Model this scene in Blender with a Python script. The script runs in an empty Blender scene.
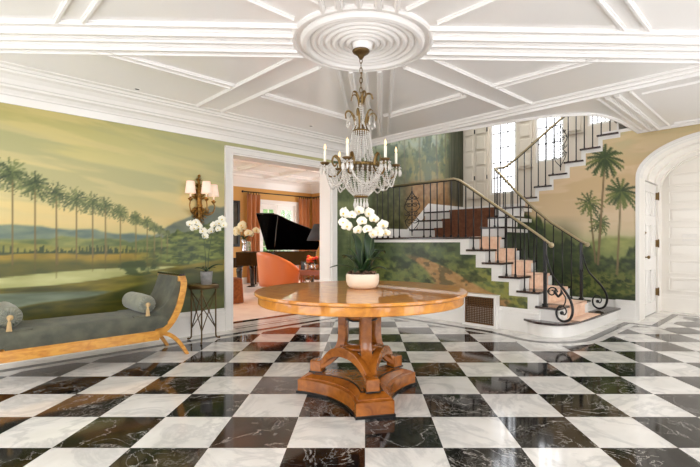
import bpy, bmesh, math, random
import numpy as np
from mathutils import Vector, Matrix
random.seed(7)
SC = bpy.context.scene
COL = SC.collection
PI = math.pi
S2 = math.sqrt(2)
CAMH = 1.197
FPX = 439.0

# ------------------------------------------------------------------ helpers
def W(u, v, h=0.0):
    """room axes (u: away to the right, v: away to the left) to world"""
    return Vector(((u - v) / S2, (u + v) / S2, h))
ROT = PI / 4

def lin(c):
    c = c / 255.0
    return c / 12.92 if c <= 0.04045 else ((c + 0.055) / 1.055) ** 2.4
def rgb(r, g, b):
    return (lin(r), lin(g), lin(b), 1.0)

MATS = {}
def mat(name, col=(200, 200, 200), rough=0.5, metal=0.0, spec=0.5, trans=0.0, coat=0.0, coatr=0.05, sheen=0.0,
        ior=1.5, col2=None, scale=8.0, stretch=(1, 1, 1), lo=0.35, hi=0.65, bump=0.0, bscale=None, emit=None, estr=0.0, detail=5.0, dist=0.0, sss=0.0):
    m = bpy.data.materials.new(name)
    m.use_nodes = True
    nt = m.node_tree
    b = nt.nodes['Principled BSDF']
    b.inputs['Base Color'].default_value = rgb(*col)
    b.inputs['Roughness'].default_value = rough
    b.inputs['Metallic'].default_value = metal
    b.inputs['Specular IOR Level'].default_value = spec
    b.inputs['Transmission Weight'].default_value = trans
    b.inputs['Coat Weight'].default_value = coat
    b.inputs['Coat Roughness'].default_value = coatr
    b.inputs['Sheen Weight'].default_value = sheen
    b.inputs['IOR'].default_value = ior
    if emit:
        b.inputs['Emission Color'].default_value = rgb(*emit)
        b.inputs['Emission Strength'].default_value = estr
    if col2 or bump:
        tc = nt.nodes.new('ShaderNodeTexCoord')
        mp = nt.nodes.new('ShaderNodeMapping')
        mp.inputs['Scale'].default_value = stretch
        nt.links.new(tc.outputs['Object'], mp.inputs['Vector'])
    if col2:
        n = nt.nodes.new('ShaderNodeTexNoise')
        n.inputs['Scale'].default_value = scale
        n.inputs['Detail'].default_value = detail
        n.inputs['Distortion'].default_value = dist
        nt.links.new(mp.outputs[0], n.inputs['Vector'])
        r = nt.nodes.new('ShaderNodeValToRGB')
        r.color_ramp.elements[0].position = lo
        r.color_ramp.elements[0].color = rgb(*col)
        r.color_ramp.elements[1].position = hi
        r.color_ramp.elements[1].color = rgb(*col2)
        nt.links.new(n.outputs['Fac'], r.inputs['Fac'])
        nt.links.new(r.outputs['Color'], b.inputs['Base Color'])
    if bump:
        n2 = nt.nodes.new('ShaderNodeTexNoise')
        n2.inputs['Scale'].default_value = bscale or scale * 3
        nt.links.new(mp.outputs[0], n2.inputs['Vector'])
        bp = nt.nodes.new('ShaderNodeBump')
        bp.inputs['Strength'].default_value = bump
        bp.inputs['Distance'].default_value = 0.01
        nt.links.new(n2.outputs['Fac'], bp.inputs['Height'])
        nt.links.new(bp.outputs['Normal'], b.inputs['Normal'])
    MATS[name] = m
    return m

def tag(o, label=None, cat=None, group=None, kind=None):
    if label: o['label'] = label
    if cat: o['category'] = cat
    if group: o['group'] = group
    if kind: o['kind'] = kind
    return o

def thing(name, label, cat, loc=(0, 0, 0), rz=0.0, group=None):
    o = bpy.data.objects.new(name, None)
    o.empty_display_size = 0.1
    COL.objects.link(o)
    o.location = loc
    o.rotation_euler = (0, 0, rz)
    return tag(o, label, cat, group)

def copy_tree(o, parent=None):
    c = o.copy()
    COL.objects.link(c)
    if parent: c.parent = parent
    for ch in [x for x in bpy.data.objects if x.parent == o]:
        copy_tree(ch, c)
    return c

class MB:
    """collects shapes into one mesh"""
    def __init__(s, M=None):
        s.v = []; s.f = []; s.fm = []; s.sm = []; s.M = M; s.cm = 0; s.cs = False
    def add(s, vs, fs, smooth=None):
        o = len(s.v)
        for p in vs:
            p = Vector(p)
            if s.M: p = s.M @ p
            s.v.append(tuple(p))
        for f in fs:
            s.f.append([i + o for i in f]); s.fm.append(s.cm); s.sm.append(s.cs if smooth is None else smooth)
        return s
    def box(s, x0, x1, y0, y1, z0, z1):
        vs = [(x, y, z) for z in (z0, z1) for y in (y0, y1) for x in (x0, x1)]
        return s.add(vs, [(0, 2, 3, 1), (4, 5, 7, 6), (0, 1, 5, 4), (2, 6, 7, 3), (0, 4, 6, 2), (1, 3, 7, 5)], False)
    def cbox(s, x0, x1, y0, y1, z0, z1, c=0.01):
        """box with chamfered vertical and top edges"""
        pr = [(x0 + c, y0), (x1 - c, y0), (x1, y0 + c), (x1, y1 - c), (x1 - c, y1), (x0 + c, y1), (x0, y1 - c), (x0, y0 + c)]
        pi = [(min(max(x, x0 + c), x1 - c), min(max(y, y0 + c), y1 - c)) for x, y in pr]
        n = 8
        vs = [(x, y, z0) for x, y in pr] + [(x, y, z1 - c) for x, y in pr] + [(x, y, z1) for x, y in pi]
        fs = [tuple(range(n))[::-1], tuple(range(2 * n, 3 * n))]
        for k in range(2):
            for i in range(n):
                j = (i + 1) % n
                fs.append((k * n + i, k * n + j, (k + 1) * n + j, (k + 1) * n + i))
        return s.add(vs, fs, False)
    def prism(s, poly, d0, d1, axis='z', smooth=False):
        """extrude a 2D polygon: axis z: (x,y) poly; y: (x,z) poly; x: (y,z) poly"""
        n = len(poly)
        def P(a, b, d):
            return {'z': (a, b, d), 'y': (a, d, b), 'x': (d, a, b)}[axis]
        vs = [P(a, b, d0) for a, b in poly] + [P(a, b, d1) for a, b in poly]
        fs = [tuple(range(n))[::-1], tuple(range(n, 2 * n))]
        o = len(s.v)
        s.add(vs, fs, False)
        for i in range(n):
            j = (i + 1) % n
            s.f.append([o + i, o + j, o + n + j, o + n + i]); s.fm.append(s.cm); s.sm.append(smooth)
        return s
    def lathe(s, prof, n=24, cx=0, cy=0, cz=0, smooth=True, sx=1, sy=1):
        vs = []; fs = []
        for r, z in prof:
            for i in range(n):
                a = 2 * PI * i / n
                vs.append((cx + r * sx * math.cos(a), cy + r * sy * math.sin(a), cz + z))
        for k in range(len(prof) - 1):
            for i in range(n):
                j = (i + 1) % n
                fs.append((k * n + i, k * n + j, (k + 1) * n + j, (k + 1) * n + i))
        s.add(vs, fs, smooth)
        o = len(s.v) - len(vs)
        if prof[0][0] > 1e-4:
            s.f.append([o + i for i in range(n)][::-1]); s.fm.append(s.cm); s.sm.append(False)
        if prof[-1][0] > 1e-4:
            s.f.append([o + (len(prof) - 1) * n + i for i in range(n)]); s.fm.append(s.cm); s.sm.append(False)
        return s
    def ball(s, c, r, n=10, m=6, sc=(1, 1, 1)):
        prof = [(max(1e-5, math.sin(PI * k / m)), -math.cos(PI * k / m)) for k in range(m + 1)]
        vs = []; fs = []
        for rr, z in prof:
            for i in range(n):
                a = 2 * PI * i / n
                vs.append((c[0] + r * rr * math.cos(a) * sc[0], c[1] + r * rr * math.sin(a) * sc[1], c[2] + r * z * sc[2]))
        for k in range(m):
            for i in range(n):
                j = (i + 1) % n
                fs.append((k * n + i, k * n + j, (k + 1) * n + j, (k + 1) * n + i))
        return s.add(vs, fs, True)
    def gem(s, c, r, l=None):
        l = l or r
        x, y, z = c
        vs = [(x + r, y, z), (x, y + r, z), (x - r, y, z), (x, y - r, z), (x, y, z + l), (x, y, z - l)]
        return s.add(vs, [(0, 1, 4), (1, 2, 4), (2, 3, 4), (3, 0, 4), (1, 0, 5), (2, 1, 5), (3, 2, 5), (0, 3, 5)], False)
    def tube(s, pts, r, n=8, cap=True, flat=None):
        pts = [Vector(p) for p in pts]
        rs = r if isinstance(r, (list, tuple)) else [r] * len(pts)
        N = len(pts)
        t0 = (pts[1] - pts[0]).normalized()
        up = Vector((0, 0, 1)) if abs(t0.z) < 0.9 else Vector((0, 1, 0))
        nr = t0.cross(up).normalized()
        vs = []; fs = []
        for i, p in enumerate(pts):
            if i == 0: t = t0
            elif i == N - 1: t = (pts[i] - pts[i - 1]).normalized()
            else:
                t = (pts[i + 1] - pts[i - 1])
                t = t.normalized() if t.length > 1e-9 else t0
            nr = (nr - t * nr.dot(t))
            nr = nr.normalized() if nr.length > 1e-6 else t.orthogonal().normalized()
            b = t.cross(nr)
            for k in range(n):
                a = 2 * PI * k / n
                fx, fy = (1, 1) if not flat else flat
                vs.append(p + nr * (math.cos(a) * rs[i] * fx) + b * (math.sin(a) * rs[i] * fy))
        for i in range(N - 1):
            for k in range(n):
                j = (k + 1) % n
                fs.append((i * n + k, i * n + j, (i + 1) * n + j, (i + 1) * n + k))
        s.add(vs, fs, n > 4)
        if cap:
            o = len(s.v) - len(vs)
            s.f.append([o + k for k in range(n)][::-1]); s.fm.append(s.cm); s.sm.append(False)
            s.f.append([o + (N - 1) * n + k for k in range(n)]); s.fm.append(s.cm); s.sm.append(False)
        return s
    def sheet(s, fn, nu, nv, smooth=True):
        vs = [fn(i / nu, j / nv) for i in range(nu + 1) for j in range(nv + 1)]
        fs = [(i * (nv + 1) + j, (i + 1) * (nv + 1) + j, (i + 1) * (nv + 1) + j + 1, i * (nv + 1) + j + 1) for i in range(nu) for j in range(nv)]
        return s.add(vs, fs, smooth)
    def build(s, name, mats, parent=None, loc=None, rz=None, solid=0, bevel=0, subsurf=0):
        me = bpy.data.meshes.new(name)
        me.from_pydata(s.v, [], s.f)
        if not isinstance(mats, (list, tuple)): mats = [mats]
        for m in mats: me.materials.append(MATS[m] if isinstance(m, str) else m)
        me.polygons.foreach_set('material_index', s.fm)
        me.polygons.foreach_set('use_smooth', s.sm)
        bm = bmesh.new(); bm.from_mesh(me)
        bmesh.ops.recalc_face_normals(bm, faces=bm.faces[:])
        bm.to_mesh(me); bm.free()
        me.update()
        o = bpy.data.objects.new(name, me)
        COL.objects.link(o)
        if parent: o.parent = parent
        if loc is not None: o.location = loc
        if rz is not None: o.rotation_euler = (0, 0, rz)
        if solid:
            md = o.modifiers.new('solid', 'SOLIDIFY'); md.thickness = solid; md.offset = 0
        if bevel:
            md = o.modifiers.new('bevel', 'BEVEL'); md.width = bevel; md.segments = 2; md.limit_method = 'ANGLE'; md.angle_limit = 0.6
        if subsurf:
            md = o.modifiers.new('sub', 'SUBSURF'); md.levels = subsurf; md.render_levels = subsurf
        return o

def struct(name, mb, mats, rz=ROT, loc=(0, 0, 0), **k):
    o = mb.build(name, mats, None, loc, rz, **k)
    o['kind'] = 'structure'
    return o

def catmull(pts, n=8):
    out = []
    P = [Vector(p) for p in pts]
    for i in range(len(P) - 1):
        p0 = P[max(i - 1, 0)]; p1 = P[i]; p2 = P[i + 1]; p3 = P[min(i + 2, len(P) - 1)]
        for k in range(n):
            t = k / n
            out.append(0.5 * ((2 * p1) + (p2 - p0) * t + (2 * p0 - 5 * p1 + 4 * p2 - p3) * t * t + (3 * p1 - p0 - 3 * p2 + p3) * t ** 3))
    out.append(P[-1])
    return out

# ------------------------------------------------------------------ materials
mat('white_paint', (238, 235, 230), 0.28, coat=0.35, coatr=0.08)
mat('ceiling_paint', (244, 241, 238), 0.35, coat=0.4, coatr=0.035)
mat('trim_paint', (240, 237, 232), 0.25, coat=0.3, coatr=0.1)
mat('panel_paint', (226, 216, 200), 0.35, coat=0.2)
mat('vestibule_paint', (243, 238, 230), 0.35, coat=0.2)
mat('ochre_paint', (216, 164, 88), 0.5)
mat('carpet', (236, 214, 200), 0.95, col2=(225, 200, 186), scale=3, bump=0.3, bscale=220)
mat('runner', (240, 208, 182), 0.95, col2=(228, 188, 158), scale=14, bump=0.3, bscale=160, sheen=0.1)
mat('runner_shaded', (124, 78, 52), 0.9, col2=(104, 64, 42), scale=14, bump=0.3, bscale=160)  # the runner carpet again, its brown carrying the shade on the upper steps
mat('tread_wood', (52, 30, 22), 0.25, coat=0.4)
mat('iron', (22, 20, 20), 0.38, metal=0.3, coat=0.2)
mat('rail_brass', (176, 160, 126), 0.35, metal=0.6)
mat('brass', (122, 98, 58), 0.38, metal=0.8)
mat('gilt', (170, 128, 62), 0.42, metal=0.75, col2=(110, 78, 36), scale=40, bump=0.4, bscale=80)
mat('old_brass', (100, 78, 46), 0.42, metal=0.75)
mat('dark_wood', (30, 14, 8), 0.25, coat=0.5)
mat('piano_black', (6, 6, 7), 0.08, coat=0.6)
mat('black_trim', (14, 10, 8), 0.3)
mat('chaise_wood', (228, 166, 72), 0.32, coat=0.4, coatr=0.1, col2=(200, 128, 46), scale=6, stretch=(1.2, 1.2, 3), lo=0.4, hi=0.72, dist=1.6, detail=8)
mat('table_wood', (216, 146, 48), 0.4, spec=0.3, coat=0.85, coatr=0.015, col2=(170, 98, 24), scale=5.5, stretch=(1, 1, 1.5), lo=0.3, hi=0.75, dist=2.2, detail=9)
mat('table_base_wood', (176, 104, 36), 0.25, coat=0.5, coatr=0.04, col2=(120, 62, 18), scale=7.0, stretch=(1, 1, 1.5), lo=0.3, hi=0.75, dist=2.0, detail=9)
mat('chaise_fabric', (102, 102, 86), 0.85, col2=(78, 80, 70), scale=9, bump=0.25, bscale=140, sheen=0.15)
mat('bolster_fabric', (146, 146, 126), 0.7, col2=(120, 124, 112), scale=16, bump=0.25, bscale=90, sheen=0.4)
mat('tassel_thread', (206, 176, 128), 0.8)
mat('candle', (246, 240, 224), 0.4)
mat('flame', (255, 214, 150), 0.3, emit=(255, 214, 160), estr=1.6)
mat('shade_fabric', (244, 226, 214), 0.8, emit=(255, 214, 180), estr=0.35)
mat('crystal', (255, 250, 242), 0.05, trans=0.3, ior=1.55, spec=1.0, coat=1.0, coatr=0.02)
mat('petal', (247, 243, 226), 0.5, sheen=0.1)
mat('petal_cream', (246, 240, 205), 0.5)
mat('lip', (225, 200, 90), 0.5)
mat('leaf', (20, 42, 18), 0.45, col2=(38, 66, 28), scale=10)
mat('stem', (58, 78, 36), 0.5)
mat('pot_white', (238, 222, 200), 0.35, coat=0.4)
mat('pot_grey', (150, 148, 146), 0.6, col2=(128, 126, 124), scale=20)
mat('moss', (120, 90, 70), 0.95, col2=(66, 48, 36), scale=30, bump=1.0, bscale=60)
mat('orange_leather', (214, 122, 70), 0.42, coat=0.15)
mat('curtain', (176, 108, 58), 0.8, sheen=0.3)
mat('lamp_black', (52, 52, 58), 0.6)
mat('skirt_fabric', (150, 90, 46), 0.9, col2=(120, 66, 30), scale=25)
mat('red_wood', (150, 76, 34), 0.3, coat=0.5)
mat('bloom_red', (205, 60, 48), 0.6)
mat('bloom_orange', (240, 140, 70), 0.6)
mat('hedge', (70, 110, 60), 0.9, col2=(140, 170, 120), scale=6, bump=1.0, bscale=14)
mat('lawn', (96, 130, 70), 0.95)
mat('bronze_mesh', (110, 78, 48), 0.4, metal=0.6)
mat('recess_black', (10, 8, 6), 0.8)
mat('switch', (236, 232, 226), 0.4)
mat('silver', (200, 200, 205), 0.2, metal=0.9)
mat('glass_top', (150, 128, 90), 0.08, coat=1.0)
mat('picture', (90, 80, 62), 0.6, col2=(40, 46, 40), scale=4)

g = bpy.data.materials.new('window_glass'); g.use_nodes = True
nt = g.node_tree; nt.nodes.clear()
o_ = nt.nodes.new('ShaderNodeOutputMaterial'); mx = nt.nodes.new('ShaderNodeMixShader')
tr = nt.nodes.new('ShaderNodeBsdfTransparent'); gl = nt.nodes.new('ShaderNodeBsdfGlossy'); gl.inputs['Roughness'].default_value = 0.02
mx.inputs[0].default_value = 0.06
nt.links.new(tr.outputs[0], mx.inputs[1]); nt.links.new(gl.outputs[0], mx.inputs[2]); nt.links.new(mx.outputs[0], o_.inputs[0])
MATS['window_glass'] = g

def marble(name, dark):
    m = bpy.data.materials.new(name); m.use_nodes = True
    nt = m.node_tree; b = nt.nodes['Principled BSDF']
    L = nt.links.new
    def nd(t, **k):
        n = nt.nodes.new(t)
        for kk, vv in k.items():
            n.inputs[kk].default_value = vv
        return n
    tc = nd('ShaderNodeTexCoord')
    # per tile randomness from the tile's own index colour
    at = nt.nodes.new('ShaderNodeAttribute'); at.attribute_name = 'tile_id'
    vm = nt.nodes.new('ShaderNodeVectorMath'); vm.operation = 'MULTIPLY_ADD'
    vm.inputs[1].default_value = (37.0, 53.0, 29.0)
    L(at.outputs['Color'], vm.inputs[0]); L(tc.outputs['Object'], vm.inputs[2])
    sep = nt.nodes.new('ShaderNodeSeparateColor'); L(at.outputs['Color'], sep.inputs[0])
    def vein(scale, dist, w, seed):
        n = nd('ShaderNodeTexNoise', Scale=scale, Detail=8.0, Distortion=dist, Roughness=0.62)
        a = nt.nodes.new('ShaderNodeVectorMath'); a.operation = 'ADD'; a.inputs[1].default_value = (seed, seed * 2, 0)
        L(vm.outputs[0], a.inputs[0]); L(a.outputs[0], n.inputs['Vector'])
        s = nt.nodes.new('ShaderNodeMath'); s.operation = 'SUBTRACT'; s.inputs[1].default_value = 0.5; L(n.outputs['Fac'], s.inputs[0])
        ab = nt.nodes.new('ShaderNodeMath'); ab.operation = 'ABSOLUTE'; L(s.outputs[0], ab.inputs[0])
        mr = nd('ShaderNodeMapRange'); mr.inputs['From Min'].default_value = 0; mr.inputs['From Max'].default_value = w
        mr.inputs['To Min'].default_value = 1; mr.inputs['To Max'].default_value = 0
        L(ab.outputs[0], mr.inputs['Value'])
        return mr.outputs[0]
    def mul(a, bq):
        n = nt.nodes.new('ShaderNodeMath'); n.operation = 'MULTIPLY'
        L(a, n.inputs[0])
        if isinstance(bq, float): n.inputs[1].default_value = bq
        else: L(bq, n.inputs[1])
        return n.outputs[0]
    def mixc(f, c1, c2):
        n = nt.nodes.new('ShaderNodeMix'); n.data_type = 'RGBA'
        L(f, n.inputs['Factor'])
        for s_, c in ((6, c1), (7, c2)):
            if isinstance(c, tuple): n.inputs[s_].default_value = c
            else: L(c, n.inputs[s_])
        return n.outputs[2]
    def ramp(src, lo, hi):
        n = nd('ShaderNodeMapRange'); n.inputs['From Min'].default_value = lo; n.inputs['From Max'].default_value = hi
        L(src, n.inputs['Value']); return n.outputs[0]
    cl = nd('ShaderNodeTexNoise', Scale=3.0, Detail=4.0, Distortion=0.6); L(vm.outputs[0], cl.inputs['Vector'])
    if dark:
        v1 = vein(2.4, 0.9, 0.007, 3.0); v2 = vein(11.0, 1.2, 0.022, 11.0)
        patch = nd('ShaderNodeTexNoise', Scale=2.2, Detail=2.0); L(vm.outputs[0], patch.inputs['Vector'])
        v2m = mul(v2, ramp(patch.outputs['Fac'], 0.45, 0.65))
        brown = mul(ramp(sep.outputs[0], 0.5, 1.1), ramp(cl.outputs['Fac'], 0.45, 0.65))
        c = mixc(brown, rgb(12, 11, 12), rgb(78, 48, 32))
        c = mixc(mul(v1, 0.75), c, rgb(190, 186, 178))
        c = mixc(mul(v2m, 0.55), c, rgb(150, 146, 140))
    else:
        v1 = vein(1.6, 1.5, 0.05, 5.0)
        c = mixc(ramp(cl.outputs['Fac'], 0.3, 0.75), rgb(232, 229, 223), rgb(206, 203, 196))
        c = mixc(mul(v1, 0.35), c, rgb(150, 150, 150))
    L(c, b.inputs['Base Color'])
    b.inputs['Roughness'].default_value = 0.07
    b.inputs['Specular IOR Level'].default_value = 0.4
    b.inputs['Coat Weight'].default_value = 0.0
    b.inputs['Coat Roughness'].default_value = 0.02
    MATS[name] = m
marble('marble_white', False); marble('marble_black', True)

g = bpy.data.materials.new('mural_paint'); g.use_nodes = True
nt = g.node_tree; b = nt.nodes['Principled BSDF']
at = nt.nodes.new('ShaderNodeAttribute'); at.attribute_name = 'mural'
nt.links.new(at.outputs['Color'], b.inputs['Base Color'])
b.inputs['Roughness'].default_value = 0.4; b.inputs['Coat Weight'].default_value = 0.08; b.inputs['Coat Roughness'].default_value = 0.12
MATS['mural_paint'] = g
# ------------------------------------------------------------------ murals
_rs = np.random.RandomState(5)
_lat = _rs.rand(256, 256)
def vnoise(x, y):
    xi = np.floor(x).astype(int); yi = np.floor(y).astype(int)
    fx = x - xi; fy = y - yi
    fx = fx * fx * (3 - 2 * fx); fy = fy * fy * (3 - 2 * fy)
    g = lambda a, b: _lat[a % 256, b % 256]
    return (g(xi, yi) * (1 - fx) + g(xi + 1, yi) * fx) * (1 - fy) + (g(xi, yi + 1) * (1 - fx) + g(xi + 1, yi + 1) * fx) * fy
def fbm(x, y, o=4):
    t = 0; a = 1; s = 0
    for i in range(o):
        t = t + a * vnoise(x * 2 ** i + 17 * i, y * 2 ** i + 9 * i); s += a; a *= 0.5
    return np.clip((t / s - 0.5) * 1.75 + 0.5, 0, 1)
def C(*c): return np.array(c, float)
def stops(x, st):
    xs = [s[0] for s in st]
    return np.stack([np.interp(x, xs, [s[1][k] for s in st]) for k in range(3)], -1)
def lay(img, m, c):
    m = np.clip(m, 0, 1)[..., None]
    return img * (1 - m) + (c if isinstance(c, np.ndarray) and c.ndim > 1 else C(*c)) * m
def soft(d, w=1.0): return np.clip(d / w + 0.5, 0, 1)

def stroke(img, X, Y, pts, w0, w1, col, al=1.0):
    """paint a brush stroke (X, Y: picture coordinates of the plaster points)"""
    xs = [p[0] for p in pts]; ys = [p[1] for p in pts]; pad = max(w0, w1) + 1
    sel = (X > min(xs) - pad) & (X < max(xs) + pad) & (Y > min(ys) - pad) & (Y < max(ys) + pad)
    if not sel.any(): return
    x = X[sel]; y = Y[sel]; best = np.full(x.shape, 1e9)
    n = len(pts) - 1
    for i in range(n):
        ax, ay = pts[i]; bx, by = pts[i + 1]
        dx, dy = bx - ax, by - ay; L = dx * dx + dy * dy + 1e-9
        t = np.clip(((x - ax) * dx + (y - ay) * dy) / L, 0, 1)
        d = np.hypot(x - ax - t * dx, y - ay - t * dy)
        w = w0 + (w1 - w0) * (i + t) / n
        best = np.minimum(best, d - w * 0.5)
    a = np.clip(0.5 - best / 0.8, 0, 1)[:, None] * al
    img[sel] = img[sel] * (1 - a) + C(*col) * a

def palm(img, X, Y, cx, cy, R, by, trunk=(120, 104, 66), lf=((74, 92, 52), (104, 122, 70), (52, 70, 42)), al=1.0, lean=0, n=26, seed=1, fat=1.0):
    rn = random.Random(seed)
    stroke(img, X, Y, [(cx + lean, by), (cx + lean * 0.5, (cy + by) / 2), (cx, cy)], R * 0.09 + 0.9, R * 0.06 + 0.6, trunk, al)
    for k in range(n):
        a = -PI * 0.5 + (k / (n - 1) - 0.5) * PI * 1.9 + rn.uniform(-.1, .1)
        r = R * rn.uniform(0.8, 1.1)
        p = []
        for i in range(6):
            t = i / 5
            p.append((cx + math.cos(a) * r * t, cy + math.sin(a) * r * t * 0.95 + r * 0.28 * t * t * abs(math.cos(a) + .2)))
        col = lf[rn.randrange(3)]
        stroke(img, X, Y, p, R * 0.035 + 0.2, 0.35, col, al)
        m = 7 if R > 14 else 4
        for j in range(2, m * 2):          # leaflets hanging off each rib
            t = j / (m * 2 - 1) * 4.999; i0 = int(t); f = t - i0
            bx, by_ = p[i0][0] * (1 - f) + p[i0 + 1][0] * f, p[i0][1] * (1 - f) + p[i0 + 1][1] * f
            L = R * 0.20 * (1 - 0.5 * (j / (2 * m)))
            sg = 1 if j % 2 else -1
            dx, dy = math.cos(a + sg * .75) * L, math.sin(a + sg * .75) * L * .8 + L * .45
            stroke(img, X, Y, [(bx, by_), (bx + dx, by_ + dy)], (R * .03 + .25) * fat, .3 * fat, col, al * .85)

def paint_left(X, Y, A, H):
    st = [(60, (168, 160, 104)), (105, (176, 168, 112)), (135, (190, 184, 130)), (165, (206, 196, 142)), (200, (216, 198, 142)), (222, (216, 194, 138)), (240, (190, 182, 130))]
    img = stops(Y, st)
    n = fbm(A * 0.7 + 3, H * 5.5 + A * .6); n2 = fbm(A * 1.1 + 30, H * 9 + A)
    img = lay(img, soft(n - 0.52, 0.25) * 0.6 * soft(205 - Y, 40), (168, 168, 132))
    img = lay(img, soft(n2 - 0.58, 0.2) * 0.35 * soft(215 - Y, 30), (226, 206, 152))
    img = lay(img, soft(X - 150, 120) * 0.45 * soft(215 - Y, 60), (170, 176, 146))
    def hill(top, c1, c2, sc=6, sw=1.2):
        nonlocal img
        nn = fbm(A * sc, H * sc * 3, 4)
        c = C(*c1) * (1 - nn[..., None]) + C(*c2) * nn[..., None]
        img = lay(img, soft(Y - top, sw), c)
    w = lambda f, s, a: (fbm(A * f + s, A * 0 + s) - 0.5) * a
    hill(229 + w(1.6, 2, 14) + np.maximum(0, X - 90) * 0.07, (104, 120, 110), (140, 150, 124), 5, 2)
    # mountain at the right
    mt = 236 - 28 * np.clip((X - 150) / 60, 0, 1) ** 1.0 - 4 * np.clip((X - 200) / 30, 0, 2) + w(3, 7, 8)
    hill(np.where(X > 148, mt, 999), (112, 122, 112), (136, 142, 122), 5, 2)
    hill(238 + w(2.2, 5, 14), (98, 112, 72), (150, 152, 92), 7, 2)
    hill(246 + w(2.8, 9, 8), (120, 124, 66), (156, 150, 82), 8, 2)
    # cypress line
    ph = (X * .42 + .25 * np.sin(X * .9)) % 1.0; nn = (.55 + .45 * vnoise(np.floor(X * .42 + .25 * np.sin(X * .9)) * 1.37, A * 0 + 4)) * np.clip(1 - np.abs(ph - .5) * 1.5, 0, 1)
    img = lay(img, soft(Y - (255 - 11 * nn), 1.0) * soft(256.5 - Y, 1.5) * soft(150 - X, 60) * .85, (60, 76, 46))
    hill(255.5 + w(2, 1, 3) - .012 * X, (170, 144, 60), (134, 120, 52), 6, 1.5)
    hill(262 + w(2, 1, 4), (112, 108, 50), (92, 96, 48), 6, 5)
    # green hillside right
    gh = 243 - 19 * np.clip((X - 138) / 70, 0, 1) + w(8, 3, 7)
    m = soft(Y - gh, 1.5) * soft(X - 146, 30) * soft(266 - Y - 0.04 * (225 - X), 3)
    nn = fbm(A * 7, H * 30)
    img = lay(img, m, C(86, 98, 50) * (1 - nn[..., None]) + C(150, 158, 90) * nn[..., None])
    nn = fbm(A * 14 + 5, H * 40)
    img = lay(img, m * soft(nn - 0.62, 0.3) * 0.6, (48, 66, 38))
    # pale river
    t = X / 200.0
    up = 278 - 12 * t - 3 * np.sin(t * 3); dn = 289 - 24 * t + 3 * np.sin(t * 4)
    img = lay(img, soft(Y - up, 1) * soft(dn - Y, 1) * soft(185 - X, 20), C(188, 188, 134) + 30 * (fbm(A * 3, H * 16)[..., None] - .5))
    # meadow between and dark banks
    nn = fbm(A * 2.5 + 9, H * 12)
    m = soft(Y - dn, 1.5)
    img = lay(img, m, C(84, 84, 34) * (1 - nn[..., None]) + C(166, 150, 70) * nn[..., None])
    up2 = 294 - 2.5 * np.sin(X / 50) - np.maximum(0, X - 60) * .02; dn2 = 313 - 0.20 * X - 2 * np.sin(X / 20)
    img = lay(img, soft(Y - up2, 1.5) * soft(dn2 - Y, 2) * soft(112 - X, 14), C(122, 132, 112) + 40 * (fbm(A * 3 + 7, H * 18)[..., None] - .5))
    img = lay(img, soft(Y - (dn2 + 1), 3) * soft(nn - 0.42, 0.3) * .7, (50, 60, 26))
    img = lay(img, soft(X - 130, 60) * soft(Y - 272, 8) * 0.75, C(58, 70, 36) * (1 - nn[..., None]) + C(112, 116, 60) * nn[..., None])
    # shrubs near the stream
    bl = fbm(A * 10 + 2, H * 14)
    img = lay(img, soft(12 - np.hypot((X - 138) / 1.7, (Y - 268) * 1.6), 2) * soft(bl - 0.4, .2) * 0.85, (70, 84, 46))
    P = [(12, 173, 17, 264), (35, 184, 16, 258), (56.5, 194, 14, 264), (76, 199, 13, 257), (92.5, 203, 11.5, 257), (105.5, 206, 10.5, 256), (120, 212, 9, 256),
         (135.4, 218, 7, 251), (147, 222, 6, 250), (154, 227, 5, 250), (161, 230, 4.2, 248), (167, 233, 3.5, 246), (-14, 168, 21, 268), (-45, 155, 24, 272), (-84, 138, 28, 280), (-140, 118, 34, 290)]
    for i, (cx, cy, R, by) in enumerate(P[::-1]):
        dq = 0.3 * np.clip((cx - 60) / 100, 0, 1)
        mixg = lambda c: tuple(c[k] * (1 - dq) + (176, 172, 118)[k] * dq for k in range(3))
        palm(img, X, Y, cx, cy, R, by, mixg((122, 106, 66)), (mixg((78, 92, 56)), mixg((112, 122, 76)), mixg((58, 74, 48))), 0.9, 0.5, 30, 10 + i)
        stroke(img, X, Y, [(cx, by + 1), (cx, by + 14)], 1.6, .6, (110, 100, 54), .5)
    img = lay(img, soft(Y - 225, 10) * .8, img * 0.86 - 4) if False else img
    gry = img.mean(-1, keepdims=True)
    img = gry + (img - gry) * 1.02
    return (img - 150) * 1.17 + 143

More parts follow.
